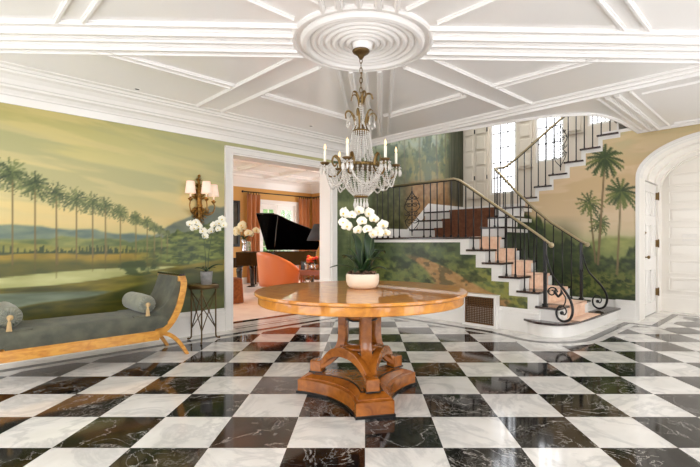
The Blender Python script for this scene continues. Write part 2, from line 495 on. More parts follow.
def paint_forest(X, Y, A, H):
    # misty wood seen over the landing, a brown path and dark trees at its right
    st = [(60, (168, 176, 158)), (115, (160, 168, 150)), (140, (136, 146, 120)), (165, (132, 136, 94)), (180, (148, 132, 84)), (215, (122, 102, 58)), (240, (74, 78, 40)), (320, (56, 66, 34))]
    img = stops(Y, st)
    n = fbm(A * 5.5, H * 6.0, 6)
    img = lay(img, soft(n - 0.45, 0.3) * soft(178 - Y, 10) * .9, (78, 98, 80))
    n = fbm(A * 11 + 9, H * 13, 5)
    img = lay(img, soft(n - 0.52, 0.12) * soft(178 - Y, 8) * .8, (128, 132, 88))
    img = lay(img, soft(Y - 158, 8) * soft(178 - Y, 5) * soft(n - .45, .2) * .8, (150, 140, 84))
    # path
    m = soft(Y - (186 - (X - 385) * .1), 5) * soft((X - 400) + (Y - 205) * .3 + 8, 8) * soft(n + .12, .25)
    img = lay(img, m * .8, C(156, 112, 64) + 50 * (n[..., None] - .5))
    img = lay(img, soft(408 - X, 14) * soft(Y - 150, 20) * .8, C(62, 72, 36) + 60 * (n[..., None] - .5))
    n3 = fbm(A * 9 + 60, H * 5, 5)
    img = lay(img, soft(n3 - .5, .15) * soft(150 - Y, 10) * soft(440 - X, 10) * .55, (176, 184, 168))
    img = lay(img, soft(.45 - n3, .12) * soft(182 - Y, 8) * .55, (66, 84, 62))
    # trunks
    img = lay(img, soft(X - 449, 5) * soft(190 - Y + (X - 440), 14) * .85, C(58, 60, 44) + 60 * (fbm(A * 30, H * 1.2)[..., None] - .5))
    for tx in (405, 420, 437, 446):
        stroke(img, X, Y, [(tx, 90), (tx - .6, 150), (tx + .5, 182)], 1.6 if tx != 405 else 1.0, 1.4, (96, 92, 70), .65)
    # below the landing: dense greenery beside the doorway
    n = fbm(A * 5 + 3, H * 7, 5)
    low = soft(Y - 236, 8)
    img = lay(img, low, C(42, 54, 28) * (1 - n[..., None]) + C(112, 122, 72) * n[..., None])
    img = lay(img, soft(372 - X, 4) * soft(Y - 150, 30), C(62, 76, 44) * (1 - n[..., None]) + C(124, 132, 88) * n[..., None])
    return img

def paint_understair(X, Y, A, H):
    n = fbm(A * 7, H * 12, 5); n2 = fbm(A * 15 + 40, H * 24, 5)
    img = C(44, 58, 30) * (1 - n[..., None]) + C(108, 122, 66) * n[..., None]
    img = lay(img, soft(Y - 262 + 8 * (n - .5), 8) * soft(n2 - .4, .3) * .6, (128, 132, 66))
    img = lay(img, soft(258 - Y, 6) * soft(.6 - n2, .2) * .7, (74, 90, 58))
    # winding path
    t = np.clip((Y - 255) / 45, 0, 1)
    cxp = 410 + 74 * t ** 1.0 + 4 * np.sin(t * 6); wp = 5 + 22 * t
    img = lay(img, soft((X - 480) * .3 + Y - 268, 8) * soft(n2 - .2, .4) * .6, (140, 136, 74))
    img = lay(img, soft(wp - np.abs(X - cxp), 4) * soft(Y - 256, 5) * .95, C(172, 130, 80) + 34 * (n2[..., None] - .5))
    img = lay(img, soft(n2 - .56, .2) * soft(X - 484, 10) * .7, (142, 140, 58))
    img = lay(img, soft(.36 - n, .1) * .45, (30, 42, 20))
    return img

def paint_palms(X, Y, A, H):
    st = [(90, (206, 190, 140)), (118, (204, 186, 136)), (150, (210, 186, 148)), (180, (214, 186, 148)), (205, (216, 190, 156)), (228, (214, 194, 158)), (246, (172, 172, 122))]
    img = stops(Y, st)
    n = fbm(A * 1.3, H * 6); n2 = fbm(A * 14, H * 16, 5)
    img = lay(img, soft(n - .5, .2) * soft(215 - Y, 40) * .6, (196, 168, 122))
    img = lay(img, soft(n - .55, .15) * soft(150 - Y, 30) * .5, (186, 188, 150))
    w = lambda f, s, a: (fbm(A * f + s, A * 0 + s) - 0.5) * a
    def hill(top, c1, c2, sc=6, sw=1.2):
        nonlocal img
        nn = fbm(A * sc + 3, H * sc * 1.4, 5)
        img = lay(img, soft(Y - top, sw), C(*c1) * (1 - nn[..., None]) + C(*c2) * nn[..., None])
    left = np.clip((575 - X) / 60, 0, 1)
    hill(238 - 30 * left + w(2, 4, 10), (104, 118, 62), (160, 162, 96), 5, 4)
    hill(252 - 46 * left + w(6, 8, 16), (32, 46, 20), (88, 102, 44), 14, 3)
    nn = fbm(A * 20, H * 28, 5)
    img = lay(img, soft(Y - 272, 8) * soft(nn - .48, .12) * .8, (120, 122, 58))
    img = lay(img, soft(Y - 296, 5) * .8, (30, 42, 20))
    img = lay(img, soft(575 - X, 20) * soft(Y - 225, 20) * .55, (34, 46, 24))
    lf = ((44, 62, 22), (92, 104, 42), (58, 78, 28))
    palm(img, X, Y, 589.5, 203, 13, 262, (112, 96, 58), lf, 1, 6, 16, 3, 2.2)
    palm(img, X, Y, 600, 223, 10.5, 262, (104, 88, 52), lf, 1, -2, 15, 4, 2.2)
    palm(img, X, Y, 605, 158, 18, 264, (116, 96, 60), lf, 1, -7, 19, 5, 2.4)
    palm(img, X, Y, 621, 192, 16.5, 274, (120, 104, 66), lf, 1, -4, 18, 6, 2.4)
    return img

def mural(mb_extra, name, pos, a0, a1, h0, h1, paint, mask=None, step=0.014, mats=None, holes=None):
    """plaster body (mb_extra, in room axes) plus a finely gridded painted face, one mesh"""
    na = int((a1 - a0) / step) + 1; nh = int((h1 - h0) / step) + 1
    a = np.linspace(a0, a1, na); h = np.linspace(h0, h1, nh)
    A, H = np.meshgrid(a, h, indexing='ij')
    U, V = pos(A)
    Xw = (U - V) / S2; Yw = (U + V) / S2
    Yc = np.maximum(Yw, 0.4)
    px = 365 + FPX * Xw / Yc; py = 243 - FPX * (H - CAMH) / Yc
    img = np.clip(paint(px, py, A, H), 0, 255) / 255.0
    l = np.where(img <= 0.04045, img / 12.92, ((img + 0.055) / 1.055) ** 2.4)
    idx = np.arange(na * nh).reshape(na, nh)
    q = np.stack([idx[:-1, :-1], idx[1:, :-1], idx[1:, 1:], idx[:-1, 1:]], -1).reshape(-1, 4)
    if mask is not None:
        Am = (A[:-1, :-1] + A[1:, 1:]) / 2; Hm = (H[:-1, :-1] + H[1:, 1:]) / 2
        q = q[mask(Am, Hm).reshape(-1)]
    vs = np.stack([U, V, H], -1).reshape(-1, 3)
    nv = len(vs); base = mb_extra.v; bf = mb_extra.f
    verts = vs.tolist() + list(base)
    faces = q.tolist() + [[i + nv for i in f] for f in bf]
    me = bpy.data.meshes.new(name)
    me.from_pydata(verts, [], faces)
    me.materials.append(MATS['mural_paint'])
    for m in (mats or ['white_paint']): me.materials.append(MATS[m])
    mi = [0] * len(q) + [k + 1 for k in mb_extra.fm]
    me.polygons.foreach_set('material_index', mi)
    at = me.color_attributes.new('mural', 'FLOAT_COLOR', 'POINT')
    arr = np.ones((len(verts), 4)); arr[:nv, :3] = l.reshape(-1, 3)
    at.data.foreach_set('color', arr.ravel())
    me.update()
    o = bpy.data.objects.new(name, me); COL.objects.link(o)
    o.rotation_euler = (0, 0, ROT)
    o['kind'] = 'structure'
    return o
# ------------------------------------------------------------------ constants of the place
VA = 5.61      # left wall
UP = 5.71      # wall under the stair
UQ = 7.70      # wall with painted palms
UW = 8.84      # window wall of the stairwell
HC = 2.90      # ceiling
HS = 5.6       # stairwell ceiling
RI = 0.184
LO = -1.0      # rear walls
def nose1(n): return 2.47 + 0.262 * (n - 3) if n > 1 else 2.0
def nose3(n): return 3.66 - 0.26 * (n - 11)
NV = [6.85, 7.10, 7.35]   # steps 8, 9, 10

# ------------------------------------------------------------------ floor
S = 0.457
fl = MB()
fl.cm = 0
fl.add([(LO - .2, LO - .2, 0), (9.4, LO - .2, 0), (9.4, 6.25, 0), (LO - .2, 6.25, 0), (LO - .2, LO - .2, -.1), (9.4, LO - .2, -.1), (9.4, 6.25, -.1), (LO - .2, 6.25, -.1)],
       [(0, 1, 2, 3), (7, 6, 5, 4), (0, 4, 5, 1), (1, 5, 6, 2), (2, 6, 7, 3), (3, 7, 4, 0)])
def clip(poly, a, b, c):
    """keep a*u+b*v<=c"""
    out = []
    for i in range(len(poly)):
        p = poly[i]; q = poly[(i + 1) % len(poly)]
        dp = a * p[0] + b * p[1] - c; dq = a * q[0] + b * q[1] - c
        if dp <= 0: out.append(p)
        if (dp < 0 < dq) or (dq < 0 < dp):
            t = dp / (dp - dq); out.append((p[0] + (q[0] - p[0]) * t, p[1] + (q[1] - p[1]) * t))
    return out
# path of the dark border stripe (centre line), room axes
bp = [(LO + .3, 5.30), (5.37, 5.30), (5.37, 3.0)]
curve = [(5.30, 2.72), (5.22, 2.45), (5.26, 2.22), (5.42, 2.04), (5.62, 1.93), (5.85, 1.88)]
bp2 = bp + curve + [(7.42, 1.88), (7.42, 1.52), (8.85, 1.52), (8.85, -.05), (7.42, -.05), (7.42, LO + .3), (LO + .3, LO + .3)]
lim = [(5.22, 5.15), (5.22, 3.0), (5.14, 2.72), (5.06, 2.42), (5.09, 2.16), (5.30, 1.92), (5.56, 1.78), (5.85, 1.74)]
regions = []
regions.append([(-1, 0, .4 - LO - .0), (1, 0, 5.22), (0, 1, 5.15), (0, -1, -3.0)])
for i in range(1, len(lim) - 1):
    (u0, v0), (u1, v1) = lim[i], lim[i + 1]
    # boundary u = linear in v between v1 and v0
    k = (u0 - u1) / (v0 - v1)
    regions.append([(-1, 0, .4 - LO), (1, -k, u0 - k * v0), (0, 1, v0), (0, -1, -v1)])
regions[0][0] = (-1, 0, 0.55)
for r in regions[1:]: r[0] = (-1, 0, 0.55)
regions.append([(-1, 0, 0.55), (1, 0, 5.85), (0, 1, 1.74), (0, -1, 0.55)])
regions.append([(-1, 0, -5.85), (1, 0, 7.27), (0, 1, 1.74), (0, -1, 0.55)])
regions.append([(-1, 0, -7.27), (1, 0, 8.70), (0, 1, 1.37), (0, -1, -.10)])
rt = random.Random(3)
tiles = []; ids = {}
Y0 = 3.02
for i in range(-20, 20):
    for j in range(-10, 30):
        if (i + j) % 2 == 1: continue
        x0 = i * S; y0 = Y0 + (j - 5) * S
        quad = [((x + y) / S2, (y - x) / S2) for x, y in ((x0, y0), (x0 + S, y0), (x0 + S, y0 + S), (x0, y0 + S))]
        for r in regions:
            p = quad
            for c in r:
                p = clip(p, *c)
                if len(p) < 3: break
            if len(p) >= 3: tiles.append((p, (i, j)))
nb = len(fl.v)
tile_attr = [(0, 0, 0, 1)] * nb
fl.cm = 1
for p, key in tiles:
    if key not in ids: ids[key] = (rt.random(), rt.random(), rt.random(), 1)
    o = len(fl.v)
    for u, v in p: fl.v.append((u, v, 0.0006)); tile_attr.append(ids[key])
    fl.f.append(list(range(o, o + len(p)))); fl.fm.append(1); fl.sm.append(False)
def ribbon(path, w, z, fold=False):
    o = len(fl.v); n = len(path)
    for i, (u, v) in enumerate(path):
        a = path[max(i - 1, 0)]; b = path[min(i + 1, n - 1)]
        d0 = Vector((u - a[0], v - a[1])); d1 = Vector((b[0] - u, b[1] - v))
        if d0.length < 1e-6: d0 = d1
        if d1.length < 1e-6: d1 = d0
        d0.normalize(); d1.normalize()
        t = (d0 + d1).normalized(); nn = Vector((-t.y, t.x)); k = 1 / max(0.4, nn.dot(Vector((-d0.y, d0.x))))
        for sgn in (-1, 1):
            fl.v.append((u + nn.x * w * .5 * k * sgn, v + nn.y * w * .5 * k * sgn, z)); tile_attr.append((.2, .3, .4, 1))
    for i in range(n - 1):
        fl.f.append([o + 2 * i, o + 2 * i + 2, o + 2 * i + 3, o + 2 * i + 1]); fl.fm.append(1); fl.sm.append(False)
cu = [(p.x, p.y) for p in catmull([(5.37, 3.0, 0)] + [(a, b_, 0) for a, b_ in curve], 5)]
ribbon(bp[:2] + cu + [(7.42, 1.88), (7.42, 1.52), (8.85, 1.52), (8.85, -.05), (7.42, -.05), (7.42, -.62), (-.62, -.62), (-.62, 5.30)], 0.10, 0.0012)
ribbon([(3.05, 5.60), (4.76, 5.60)], 0.03, 0.0012)
ribbon([(3.05, 5.72), (4.76, 5.72)], 0.02, 0.0012)
ribbon([(3.05, 6.05), (4.76, 6.05)], 0.14, 0.0012)
floor = fl.build('floor', ['marble_white', 'marble_black'], None, (0, 0, 0), ROT)
floor['kind'] = 'structure'
at = floor.data.color_attributes.new('tile_id', 'FLOAT_COLOR', 'POINT')
at.data.foreach_set('color', np.array(tile_attr, float).ravel())

# ------------------------------------------------------------------ left wall
DU0, DU1, DH = 3.0, 4.80, 2.445
b = MB()
b.box(LO, DU0, VA + .004, 5.86, 0, 2.98)
b.box(DU0, DU1, VA + .004, 5.86, DH, 2.98)
b.box(DU1, 5.45, VA + .004, 5.86, 0, 2.98)
mural(b, 'wall_left', lambda A: (A, A * 0 + VA), LO, 5.2, 0.28, 2.64, lambda X, Y, A, H: np.where((A < 4.85)[..., None], paint_left(X, Y, A, H), paint_forest(X, Y, A, H)),
      mask=lambda A, H: ~((A > DU0 - .02) & (A < DU1 + .02) & (H < DH + .02)), step=0.014)
b = MB(); b.box(5.45, 9.05, VA + .004, 5.86, 0, HS)
mural(b, 'wall_landing', lambda A: (A, A * 0 + VA - .0005), 5.2, UW, 0.28, HS, paint_forest, step=0.024)
# rear walls (out of the photograph) with tall windows
def wall_with_holes(name, axis, d0, d1, a0, a1, h0, h1, holes, m='white_paint'):
    b = MB(); xs = [a0]
    def bx(x0, x1, z0, z1):
        if x1 - x0 < 1e-4 or z1 - z0 < 1e-4: return
        if axis == 'u': b.box(d0, d1, x0, x1, z0, z1)
        else: b.box(x0, x1, d0, d1, z0, z1)
    x = a0
    for (p, q, z0, z1) in sorted(holes):
        bx(x, p, h0, h1); bx(p, q, h0, z0); bx(p, q, z1, h1); x = q
    bx(x, a1, h0, h1)
    return struct(name, b, m)
RH = [(0.0, 1.5, .25, 2.5), (2.0, 3.5, .25, 2.5), (4.0, 5.3, .25, 2.5)]
wall_with_holes('wall_rear', 'u', LO - .2, LO, LO - .2, 5.86, 0, 2.98, RH, 'trim_paint')
RH2 = [(-.2, 1.3, .25, 2.5), (2.0, 3.5, .25, 2.5), (4.2, 5.9, .25, 2.5)]
wall_with_holes('wall_right', 'v', LO - .2, LO, LO, UQ + .2, 0, 2.98, RH2, 'trim_paint')

def window(name, axis, d, a0, a1, h0, h1, cols, rows, depth=.08, parent=None, bars='trim_paint', glass=True, bw=.012):
    """framed window with glazing bars; axis u: wall of constant u"""
    f = MB(); g_ = MB()
    def bx(mb, x0, x1, z0, z1, dd):
        if axis == 'u': mb.box(d - dd, d + dd, x0, x1, z0, z1)
        else: mb.box(x0, x1, d - dd, d + dd, z0, z1)
    w = .045
    bx(f, a0, a0 + w, h0, h1, depth / 2); bx(f, a1 - w, a1, h0, h1, depth / 2)
    bx(f, a0 + w, a1 - w, h0, h0 + w, depth / 2); bx(f, a0 + w, a1 - w, h1 - w, h1, depth / 2)
    m = MB()
    for i in range(1, cols):
        x = a0 + w + (a1 - a0 - 2 * w) * i / cols; bx(m, x - bw, x + bw, h0 + w, h1 - w, .012)
    for j in range(1, rows):
        z = h0 + w + (h1 - h0 - 2 * w) * j / rows; bx(m, a0 + w, a1 - w, z - bw, z + bw, .011)
    bx(g_, a0 + w, a1 - w, h0 + w, h1 - w, .003)
    fr = struct(name, f, 'trim_paint')
    mo = m.build('glazing_bars', bars, fr)
    if glass: g_.build('pane', 'window_glass', fr)
    return fr
wn = 0
def portal(u, v, h, su, sh, axis, sgn):
    l = bpy.data.lights.new('daylight_portal', 'AREA'); l.shape = 'RECTANGLE'; l.size = su; l.size_y = sh
    l.cycles.is_portal = True
    o = bpy.data.objects.new('daylight_portal', l); COL.objects.link(o)
    o.location = W(u, v, h)
    d = Vector((1, 0, 0)) if axis == 'u' else Vector((0, 1, 0))
    d = Matrix.Rotation(ROT, 3, 'Z') @ (d * sgn)
    o.rotation_euler = d.to_track_quat('-Z', 'Y').to_euler()
    return o
for (p, q, z0, z1) in RH:
    wn += 1; window('window_%d' % wn, 'u', LO - .1, p, q, z0, z1, 3, 4)
    portal(LO - .22, (p + q) / 2, (z0 + z1) / 2, q - p, z1 - z0, 'u', 1)
for (p, q, z0, z1) in RH2:
    wn += 1; window('window_%d' % wn, 'v', LO - .1, p, q, z0, z1, 3, 4)
    portal((p + q) / 2, LO - .22, (z0 + z1) / 2, q - p, z1 - z0, 'v', 1)

# ------------------------------------------------------------------ palm wall with the arch
AC, AA, AS, AB = 0.75, 1.03, 2.20, 0.54
def archpts(n=28, da=0.0):
    return [(AC - (AA + da) * math.cos(PI * i / n), AS + (AB + da) * math.sin(PI * i / n)) for i in range(n + 1)]
b = MB()
for i in range(28):   # masonry above the arch, in slices
    (v0, h0), (v1, h1) = archpts()[i], archpts()[i + 1]
    b.prism([(v0, h0), (v1, h1), (v1, 2.98), (v0, 2.98)], UQ + .004, UQ + .2, 'x')
b.box(UQ + .004, UQ + .2, LO, AC - AA, 0, 2.98)
prof = [(AC + AA, 0), (AC + AA, 2.98), (2.36, 2.98)]
for n in range(16, 10, -1):
    prof += [(nose3(n), RI * n - .03), (nose3(n), RI * (n - 1) - .03)]
prof = [(AC + AA, 0), (AC + AA, 2.98), (2.30, 2.98), (2.30, RI * 16 - .03), (nose3(16), RI * 16 - .03)]
for n in range(15, 10, -1):
    prof += [(nose3(n + 1), RI * n - .03), (nose3(n), RI * n - .03)]
prof += [(nose3(11), RI * 10 - .03), (4.0, RI * 10 - .03), (4.0, 0)]
b.prism(prof[::-1], UQ + .004, UQ + .12, 'x')
def palmmask(A, H):
    m = ~((np.abs(A - AC) < AA + .01) & (H < AS + (AB + .01) * np.sqrt(np.clip(1 - ((A - AC) / (AA + .01)) ** 2, 0, 1))))
    top = np.full(A.shape, 2.93)
    for n in range(16, 10, -1): top = np.where(A > nose3(n + 1) - .07, RI * n - .09, top)
    top = np.where(A > nose3(11) - .07, RI * 10 - .09, top)
    return m & (H < top)
mural(b, 'wall_back', lambda A: (A * 0 + UQ, A), LO, 3.99, 0.3, 2.93, paint_palms, mask=palmmask, step=0.015)
# archivolt
b = MB()
ap = [(AC - AA, 0)] + archpts() + [(AC + AA, 0)]
ao = [(AC - AA - .045, 0)] + archpts(28, .045) + [(AC + AA + .045, 0)]
for i in range(len(ap) - 1):
    b.prism([ap[i], ap[i + 1], ao[i + 1], ao[i]], UQ - .018, UQ + .004, 'x')
struct('trim_1', b, 'trim_paint')

# vestibule beyond the arch
VL, VR, UV = AC + AA, AC - AA, 9.20
VD0, VD1 = 8.05, 8.92
b = MB(); b.box(UQ + .2, VD0, VL, VL + .15, 0, 2.98); b.box(VD0, VD1, VL, VL + .15, 2.2, 2.98); b.box(VD1, UV + .1, VL, VL + .15, 0, 2.98)
b.box(VD0, VD1, VL + .1, VL + .15, 0, 2.2)
b.box(UQ + .004, UQ + .2, VL, VL + .15, 0, 2.2)
struct('wall_vestibule', b, 'vestibule_paint')
b = MB(); b.box(UV, UV + .15, VR - .2, VL + .15, 0, 3.0)
for k in range(7):
    h0 = .36 + .302 * k
    for (v0, v1) in ((VL - .10, VL - .98), (VL - 1.08, VL - 1.96)):
        if h0 + .24 > 2.52: continue
        # raised frame around each panel
        for (a, c_, z0, z1) in ((v1, v0, h0, h0 + .02), (v1, v0, h0 + .22, h0 + .24), (v0 - .02, v0, h0, h0 + .24), (v1, v1 + .02, h0, h0 + .24)):
            b.box(UV - .032, UV, a, c_, z0, z1)
        b.cbox(UV - .012, UV, v1 + .05, v0 - .05, h0 + .045, h0 + .195, .005)
b.box(UV - .03, UV, VR, VL, 0, .24); b.box(UV - .02, UV, VR, VL, .24, .30)
struct('wall_entry', b, 'vestibule_paint')
wall_with_holes('wall_side', 'v', VR - .2, VR, UQ + .2, UV + .15, 0, 3.0, [(8.05, 9.0, .1, 2.3)], 'vestibule_paint')
wn += 1; window('window_%d' % wn, 'v', VR - .1, 8.05, 9.0, .1, 2.3, 2, 4)  # unseen window, added to give the vestibule its own light
portal(8.52, VR - .22, 1.2, .95, 2.2, 'v', 1)
b = MB()
pa = archpts(28)
for i in range(28):
    (v0, h0), (v1, h1) = pa[i], pa[i + 1]
    b.prism([(v0, h0), (v1, h1), (v1, h1 + .05), (v0, h0 + .05)], UQ + .2, UV + .1, 'x')
pi_ = archpts(28, -.03)
for uu in (8.15, 8.65, 9.08):
    for i in range(28):
        b.prism([pi_[i], pi_[i + 1], pa[i + 1], pa[i]], uu, uu + .06, 'x')
struct('ceiling_vestibule', b, 'vestibule_paint')
# panelled door in the side of the vestibule
d = MB(); d.box(VD0 + .01, VD1 - .01, VL + .03, VL + .07, .01, 2.19)
for (z0, z1) in ((.2, .75), (.95, 1.5), (1.65, 2.05)):
    for (u0, u1) in ((VD0 + .1, VD0 + .39), (VD0 + .48, VD1 - .1)):
        for (a, c_, e, f_) in ((u0, u1, z0, z0 + .02), (u0, u1, z1 - .02, z1), (u0, u0 + .02, z0, z1), (u1 - .02, u1, z0, z1)):
            d.box(a, c_, VL + .018, VL + .03, e, f_)
dr = struct('door_1', d, 'trim_paint')
k = MB(Matrix.Translation((VD0 + .09, VL + .03, .97)) @ Matrix.Rotation(PI / 2, 4, 'X'))
k.lathe([(.028, 0), (.028, .008), (.010, .012), (.010, .04), (.026, .05), (.030, .065), (.02, .08), (0, .083)], 14)
k.build('door_knob', 'brass', dr)
k = MB(Matrix.Translation((VD0 + .09, VL + .03, 1.36)) @ Matrix.Rotation(PI / 2, 4, 'X'))
k.lathe([(.03, 0), (.03, .012), (.012, .016), (.012, .03), (0, .031)], 14); k.build('door_lock', 'brass', dr)
for hz in (.36, 1.19, 2.0):
    k = MB(); k.box(VD1 - .03, VD1 + .03, VL - .004, VL + .03, hz - .06, hz + .06); k.tube([(VD1 - .0, VL - .01, hz - .07), (VD1, VL - .01, hz + .07)], .011)
    k.build('door_hinge', 'brass', dr)
sw = MB(); sw.cbox(-.005, .0, -.1, .1, -.06, .06, .002)
for i in range(3):
    sw.box(-.012, -.004, -.075 + .055 * i, -.035 + .055 * i, -.035, .035)
tag(sw.build('switch_plate', 'switch', None, W(UV - .012, 1.38, 1.29), ROT), 'white light switch plate on the panelled vestibule wall', 'light switch')

# ------------------------------------------------------------------ stair side wall
def top1(v):
    t = 0.0
    for n in range(3, 8):
        if v > nose1(n) + .16: t = RI * n - .085
    return t
b = MB()
prof = [(2.21, 0)]
for n in range(2, 8):
    prof += [(nose1(n) + .01, RI * (n - 1) - .0 if n > 2 else 0), (nose1(n) + .01, RI * n - .032)]
prof = prof[1:] + [(VA, RI * 7 - .032), (VA, 0)]
b.prism(prof, UP + .004, UP + .1, 'x')
def m1(A, H):
    t = np.zeros(A.shape)
    for n in range(3, 8): t = np.where(A > nose1(n) + .16, RI * n - .085, t)
    return H < t
mural(b, 'wall_stair', lambda A: (A * 0 + UP, A), 2.4, VA, .3, 1.25, paint_understair, mask=m1, step=.014)
# window wall
WH = [(4.31, 4.92, 2.26, 4.3), (3.33, 3.90, 2.84, 4.9), (2.44, 2.90, 3.40, 5.3)]
wall_with_holes('wall_window', 'u', UW, UW + .2, 1.95, 5.86, 1.2, HS, WH, 'panel_paint')
for (p, q, z0, z1) in WH:
    wn += 1; window('window_%d' % wn, 'u', UW + .06, p, q, z0, z1, 3, 6, bars='iron', bw=.010)
    portal(UW + .21, (p + q) / 2, (z0 + z1) / 2, q - p, z1 - z0, 'u', -1)
# panelled shutters folded beside each window
for i, (v0, v1, z0, z1, lab) in enumerate(((4.97, 5.27, 2.2, 4.3, 'beige panelled shutter leaf next to the tallest stair window, window side'), (5.28, 5.56, 2.2, 4.3, 'beige panelled shutter leaf against the mural corner of the stair landing'),
                              (3.95, 4.26, 2.75, 4.9, 'beige panelled shutter leaf between the first and second stair windows'), (2.95, 3.28, 3.3, 5.3, 'beige panelled shutter leaf between the two upper stair windows'))):
    t = thing('window_shutter', lab, 'shutter', W(UW - .02, (v0 + v1) / 2, z0), ROT, 'stair window shutters')
    w = (v1 - v0) / 2; H = z1 - z0
    m = MB(); m.box(-.02, .02, -w, w, 0, H); m.build('shutter_board', 'panel_paint', t)
    m = MB(); nn = int(H / .3)
    for k in range(nn):
        m.cbox(-.032, -.02, -w + .05, w - .05, .05 + k * H / nn, (k + 1) * H / nn - .03, .008) if False else m.cbox(-.045, -.02, -w + .045, w - .045, .05 + k * H / nn, (k + 1) * H / nn - .01, .012)
    m.build('raised_panel', 'panel_paint', t)
    m = MB(); m.tube([(-.03, -w, H * .2), (-.03, -w, H * .2 + .09)], .012); m.build('hinge', 'iron', t)
    m = MB(); m.tube([(-.03, -w, H * .7), (-.03, -w, H * .7 + .09)], .012); m.build('hinge', 'iron', t)
# closure of the stairwell above the ceiling
b = MB(); b.box(5.25, 5.40, .9, 5.86, 3.2, HS); b.box(5.25, UW + .2, .8, 1.0, 3.2, HS); b.box(UW, UW + .2, 1.0, 1.95, 3.0, HS); b.box(7.95, 8.05, 1.95, 2.0, 2.9, 3.0)
struct('wall_upper', b, 'white_paint')
b = MB(); SK = (6.3, 8.3, 2.6, 5.0)   # unseen skylight opening, added to brighten the stairwell
b.box(5.25, SK[0], .8, 5.86, HS, HS + .1); b.box(SK[1], UW + .2, .8, 5.86, HS, HS + .1); b.box(SK[0], SK[1], .8, SK[2], HS, HS + .1); b.box(SK[0], SK[1], SK[3], 5.86, HS, HS + .1)
struct('ceiling_stairwell', b, 'ceiling_paint')
b = MB()
for k in range(5): b.box(SK[0], SK[1], SK[2] + k * .6 - .02, SK[2] + k * .6 + .02, HS + .03, HS + .08)
b.box(7.28, 7.32, SK[2], SK[3], HS + .03, HS + .08); struct('trim_added_skylight', b, 'trim_paint')
lp0 = bpy.data.lights.new('daylight_portal', 'AREA'); lp0.shape = 'RECTANGLE'; lp0.size = 2.0; lp0.size_y = 2.4; lp0.cycles.is_portal = True
lo0 = bpy.data.objects.new('daylight_portal', lp0); COL.objects.link(lo0); lo0.location = W(7.3, 3.8, HS + .15); lo0.rotation_euler = (0, 0, ROT)

# ------------------------------------------------------------------ ceiling
opening = [(5.45, 4.86), (5.58, 4.1), (5.73, 3.35), (5.87, 2.58), (5.99, 2.31), (6.2, 2.02), (6.55, 1.895), (6.97, 1.84), (7.82, 1.82)]
opening = [(p.x, p.y) for p in catmull([(a, c_, 0) for a, c_ in opening], 4)]
b = MB()
b.prism([(LO - .2, LO - .2), (UQ + .12, LO - .2)] + opening[::-1] + [(5.45, 5.86), (LO - .2, 5.86)], HC, 3.2, 'z')
b.box(UQ + .12, UW + .2, 1.0, 1.82, 3.0, 3.2)
struct('ceiling', b, 'ceiling_paint')
# medallion and ribs
MC = (-.02, 3.72)
def uv(x, y): return ((x + y) / S2, (y - x) / S2)
MU, MV = uv(*MC)
b = MB()
mp = [(.60, HC + .005), (.60, HC - .018), (.585, HC - .03), (.565, HC - .03), (.555, HC - .012), (.525, HC - .012), (.52, HC - .03), (.505, HC - .045), (.48, HC - .05), (.465, HC - .045), (.455, HC - .03)]
for rr in (.415, .355, .295, .235, .175, .12):
    mp += [(rr + .024, HC - .012), (rr + .018, HC - .024), (rr + .006, HC - .032), (rr - .006, HC - .032), (rr - .018, HC - .022), (rr - .024, HC - .012)]
mp += [(.088, HC - .02), (.078, HC - .06), (.07, HC - .073), (.0001, HC - .075)]
b.lathe(mp, 72, MU, MV, 0, smooth=False)
def bar(b, p, q, w, t, z=HC):
    p = Vector(p); q = Vector(q); d = (q - p).normalized(); n = Vector((-d.y, d.x))
    def ring(pt, e):
        r = []
        for (s_, zz) in ((-.5, 0), (-.5, -t * .45), (-.32, -t * .5), (-.22, -t), (.22, -t), (.32, -t * .5), (.5, -t * .45), (.5, 0)):
            r.append((pt.x + n.x * w * s_ , pt.y + n.y * w * s_, z + zz + (.004 if zz == 0 else 0)))
        return r
    a = ring(p, 0); c_ = ring(q, 0); m = len(a)
    b.add(a + c_, [tuple(range(m)), tuple(range(m, 2 * m))[::-1]] + [(i, m + i, m + (i + 1) % m, (i + 1) % m) for i in range(m)], False)
def ray(ang_dir, off, r0, r1, w, t):
    d = Vector(ang_dir).normalized(); n = Vector((-d.y, d.x)); c0 = Vector(MC)
    p = c0 + n * off + d * r0; q = c0 + n * off + d * r1
    bar(b, uv(*p), uv(*q), w, t)
DX = (1, .035); DY = (.036, 1)
for off, w, t in ((-.27, .05, .03), (-.14, .07, .045), (0.0, .055, .035), (.14, .07, .045), (.27, .05, .03)):
    r0 = math.sqrt(.585 ** 2 - off ** 2)
    ray(DX, off, r0, 3.30 + off * .9, w, t); ray((-DX[0], -DX[1]), off, r0, 3.55 - off * .9, w, t)
    ray(DY, off, r0, 3.32 - abs(off) * .9, w, t); ray((-DY[0], -DY[1]), off, r0, 4.0, w, t)
R0 = .66
for uu in (2.37, 2.69):
    vv = MV + math.sqrt(R0 ** 2 - (uu - MU) ** 2); bar(b, (uu, vv), (uu, 5.3), .045, .028)
    vv = MV - math.sqrt(R0 ** 2 - (uu - MU) ** 2); bar(b, (uu + .1, vv), (uu + .1, LO), .045, .028)
for vv in (2.42, 2.73):
    uu = MU + math.sqrt(R0 ** 2 - (vv - MV) ** 2); bar(b, (uu, vv), (5.2, vv - .08), .045, .028)
    uu = MU - math.sqrt(R0 ** 2 - (vv - MV) ** 2); bar(b, (uu, vv), (LO, vv), .045, .028)
for vv, e in ((4.33, 0), (4.42, 0)):
    bar(b, (.95 + (4.5 - vv), vv), (2.34, vv), .04, .028); bar(b, (2.72, vv), (4.2, vv), .04, .028)
